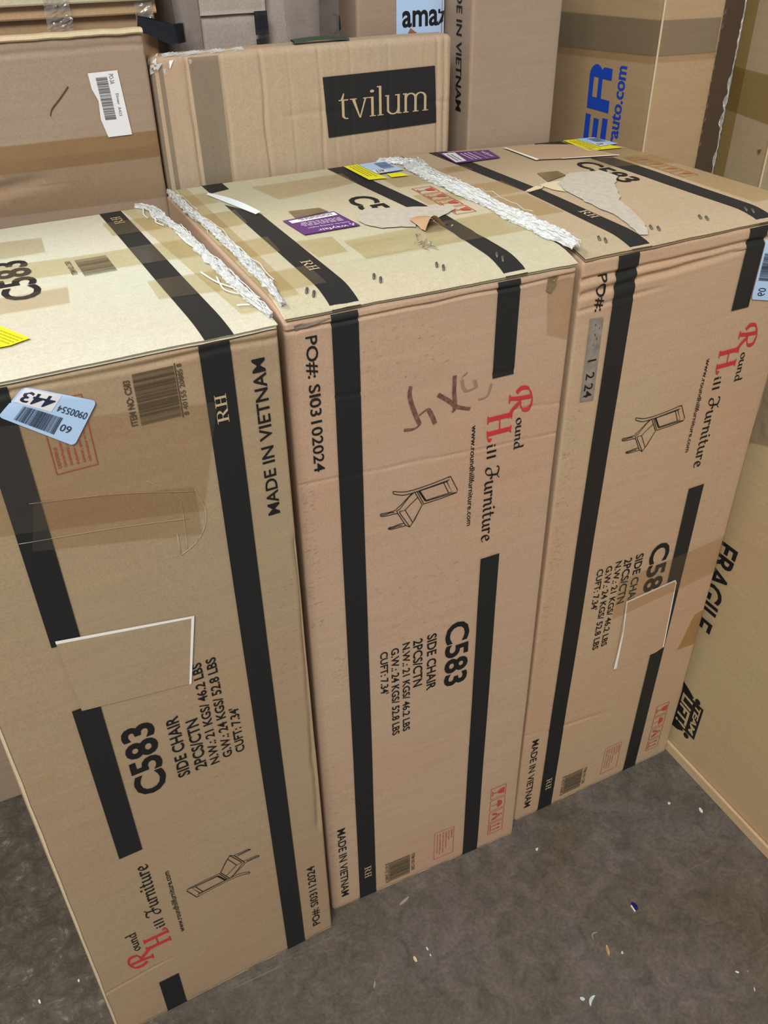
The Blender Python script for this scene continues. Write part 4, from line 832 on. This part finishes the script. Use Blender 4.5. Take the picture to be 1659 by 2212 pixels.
# ================================================================== LITTER ON THE FLOOR
G2 = 'scraps scattered on the concrete floor'
def scrap(name, label, a, b, wid, mat, hgt=.0012, cat='scrap', bend=0.0):
    a, b = Vector((*a, 0)), Vector((*b, 0)); mid = (a + b) / 2; d = b - a; L = d.length; m = MB(); n = 6; vs = []
    for i in range(n + 1):
        t = i / n - .5; w_ = wid * (.35 + .65 * (1 - (2 * t) ** 2)) / 2; y = bend * L * (t * t * 4 - 1); z = hgt * (1 + .6 * math.sin(t * 4))
        for (yy, zz) in ((-w_, 0), (w_, 0), (w_ * .8, z), (-w_ * .8, z)): vs.append((t * L, y + yy, zz))
    fs = [(i * 4 + k, i * 4 + (k + 1) % 4, (i + 1) * 4 + (k + 1) % 4, (i + 1) * 4 + k) for i in range(n) for k in range(4)] + [(3, 2, 1, 0), (n * 4, n * 4 + 1, n * 4 + 2, n * 4 + 3)]
    m.add(vs, fs); o = m.build(name, mat); o.location = (mid.x, mid.y, .0002); o.rotation_euler = (0, 0, math.atan2(d.y, d.x)); tag(o, label, cat, G2); return o
WP = plain('white_scrap', (.75, .75, .72), .6); PP = plain('pale_blue_scrap', (.55, .65, .68), .6); WD = plain('wood_splinter', (.5, .36, .18), .7); YS = plain('yellow_scrap', (.7, .62, .30), .6); GS = plain('dusty_scrap', (.32, .28, .23), .8)
b_ = scrap('plastic_chip', 'small dark blue plastic chip with a white edge on the floor', (0.7572, 0.6022), (0.7564, 0.5871), .010, plain('blue_plastic', (.012, .012, .14), .3), .003, 'chip')
mm = MB(); mm.box((.003, -.0055, .0015), (.012, .0018, .003)); mm.build('white_edge', WP, b_)
scrap('wood_splinter', 'tan wood splinter on the floor, near the dark blue chip', (0.6685, 0.5590), (0.6612, 0.5430), .0055, WD, .003, 'splinter')
scrap('twig_scrap', 'thin grey curled fibre beside the tan wood splinter', (0.6682, 0.5847), (0.6538, 0.5770), .003, GS, .002, 'scrap', .3)
scrap('paper_scrap', 'left one of two pale blue paper scraps at the bottom of the floor', (0.5761, 0.5070), (0.5807, 0.5008), .006, PP)
scrap('paper_scrap', 'curved right one of two pale blue paper scraps at the bottom of the floor', (0.5994, 0.4994), (0.5832, 0.4888), .006, PP, .002, 'scrap', .15)
scrap('paper_scrap', 'tiny white flake just right of the tan wood splinter', (0.6862, 0.5389), (0.6832, 0.5350), .004, WP)
scrap('foam_crumb', 'white crumb on the floor below the right chair carton', (0.9571, 0.7403), (0.9552, 0.7352), .006, WP, .003, 'crumb')
scrap('paper_scrap', 'white elongated flake near the bottom edge of the FRAGILE carton', (1.0033, 0.7035), (1.0000, 0.6921), .006, WP)
scrap('foam_crumb', 'white crumb on the floor in front of the middle chair carton', (0.6625, 0.7677), (0.6653, 0.7642), .0055, WP, .003, 'crumb')
scrap('paper_scrap', 'yellowish scrap on the floor left of centre', (0.3622, 0.6857), (0.3622, 0.6753), .0055, YS)
scrap('dusty_fibre', 'dusty tan fibre in front of the middle carton barcode', (0.4033, 0.7864), (0.3819, 0.7790), .005, GS)
scrap('paper_scrap', 'thin pale flake above the yellowish scrap', (0.3889, 0.6906), (0.3891, 0.6843), .003, WP)
scrap('foam_crumb', 'tiny white crumb right of the yellowish scrap', (0.3889, 0.6773), (0.3885, 0.6731), .003, WP, .0015, 'crumb')
scrap('dusty_fibre', 'dusty pale fibre below left of the yellowish scrap', (0.2849, 0.6765), (0.2788, 0.6670), .004, GS)
scrap('paper_scrap', 'white shaving lowest but one on the right of the floor', (0.8346, 0.4298), (0.8379, 0.4249), .003, WP)
scrap('foam_crumb', 'tiny pale crumb right of the white shaving at lower right', (0.8525, 0.4221), (0.8540, 0.4196), .003, GS, .0015, 'crumb')
scrap('paper_scrap', 'upright white sliver at the lower right of the floor', (0.8434, 0.3962), (0.8391, 0.3908), .002, WP)
scrap('foam_crumb', 'upper white speck on the rough floor left of the near carton', (-0.1614, 0.8954), (-0.1600, 0.8904), .004, WP, .002, 'crumb')
scrap('foam_crumb', 'lower white speck on the rough floor left of the near carton', (-0.2256, 0.8897), (-0.2236, 0.8823), .004, WP, .002, 'crumb')
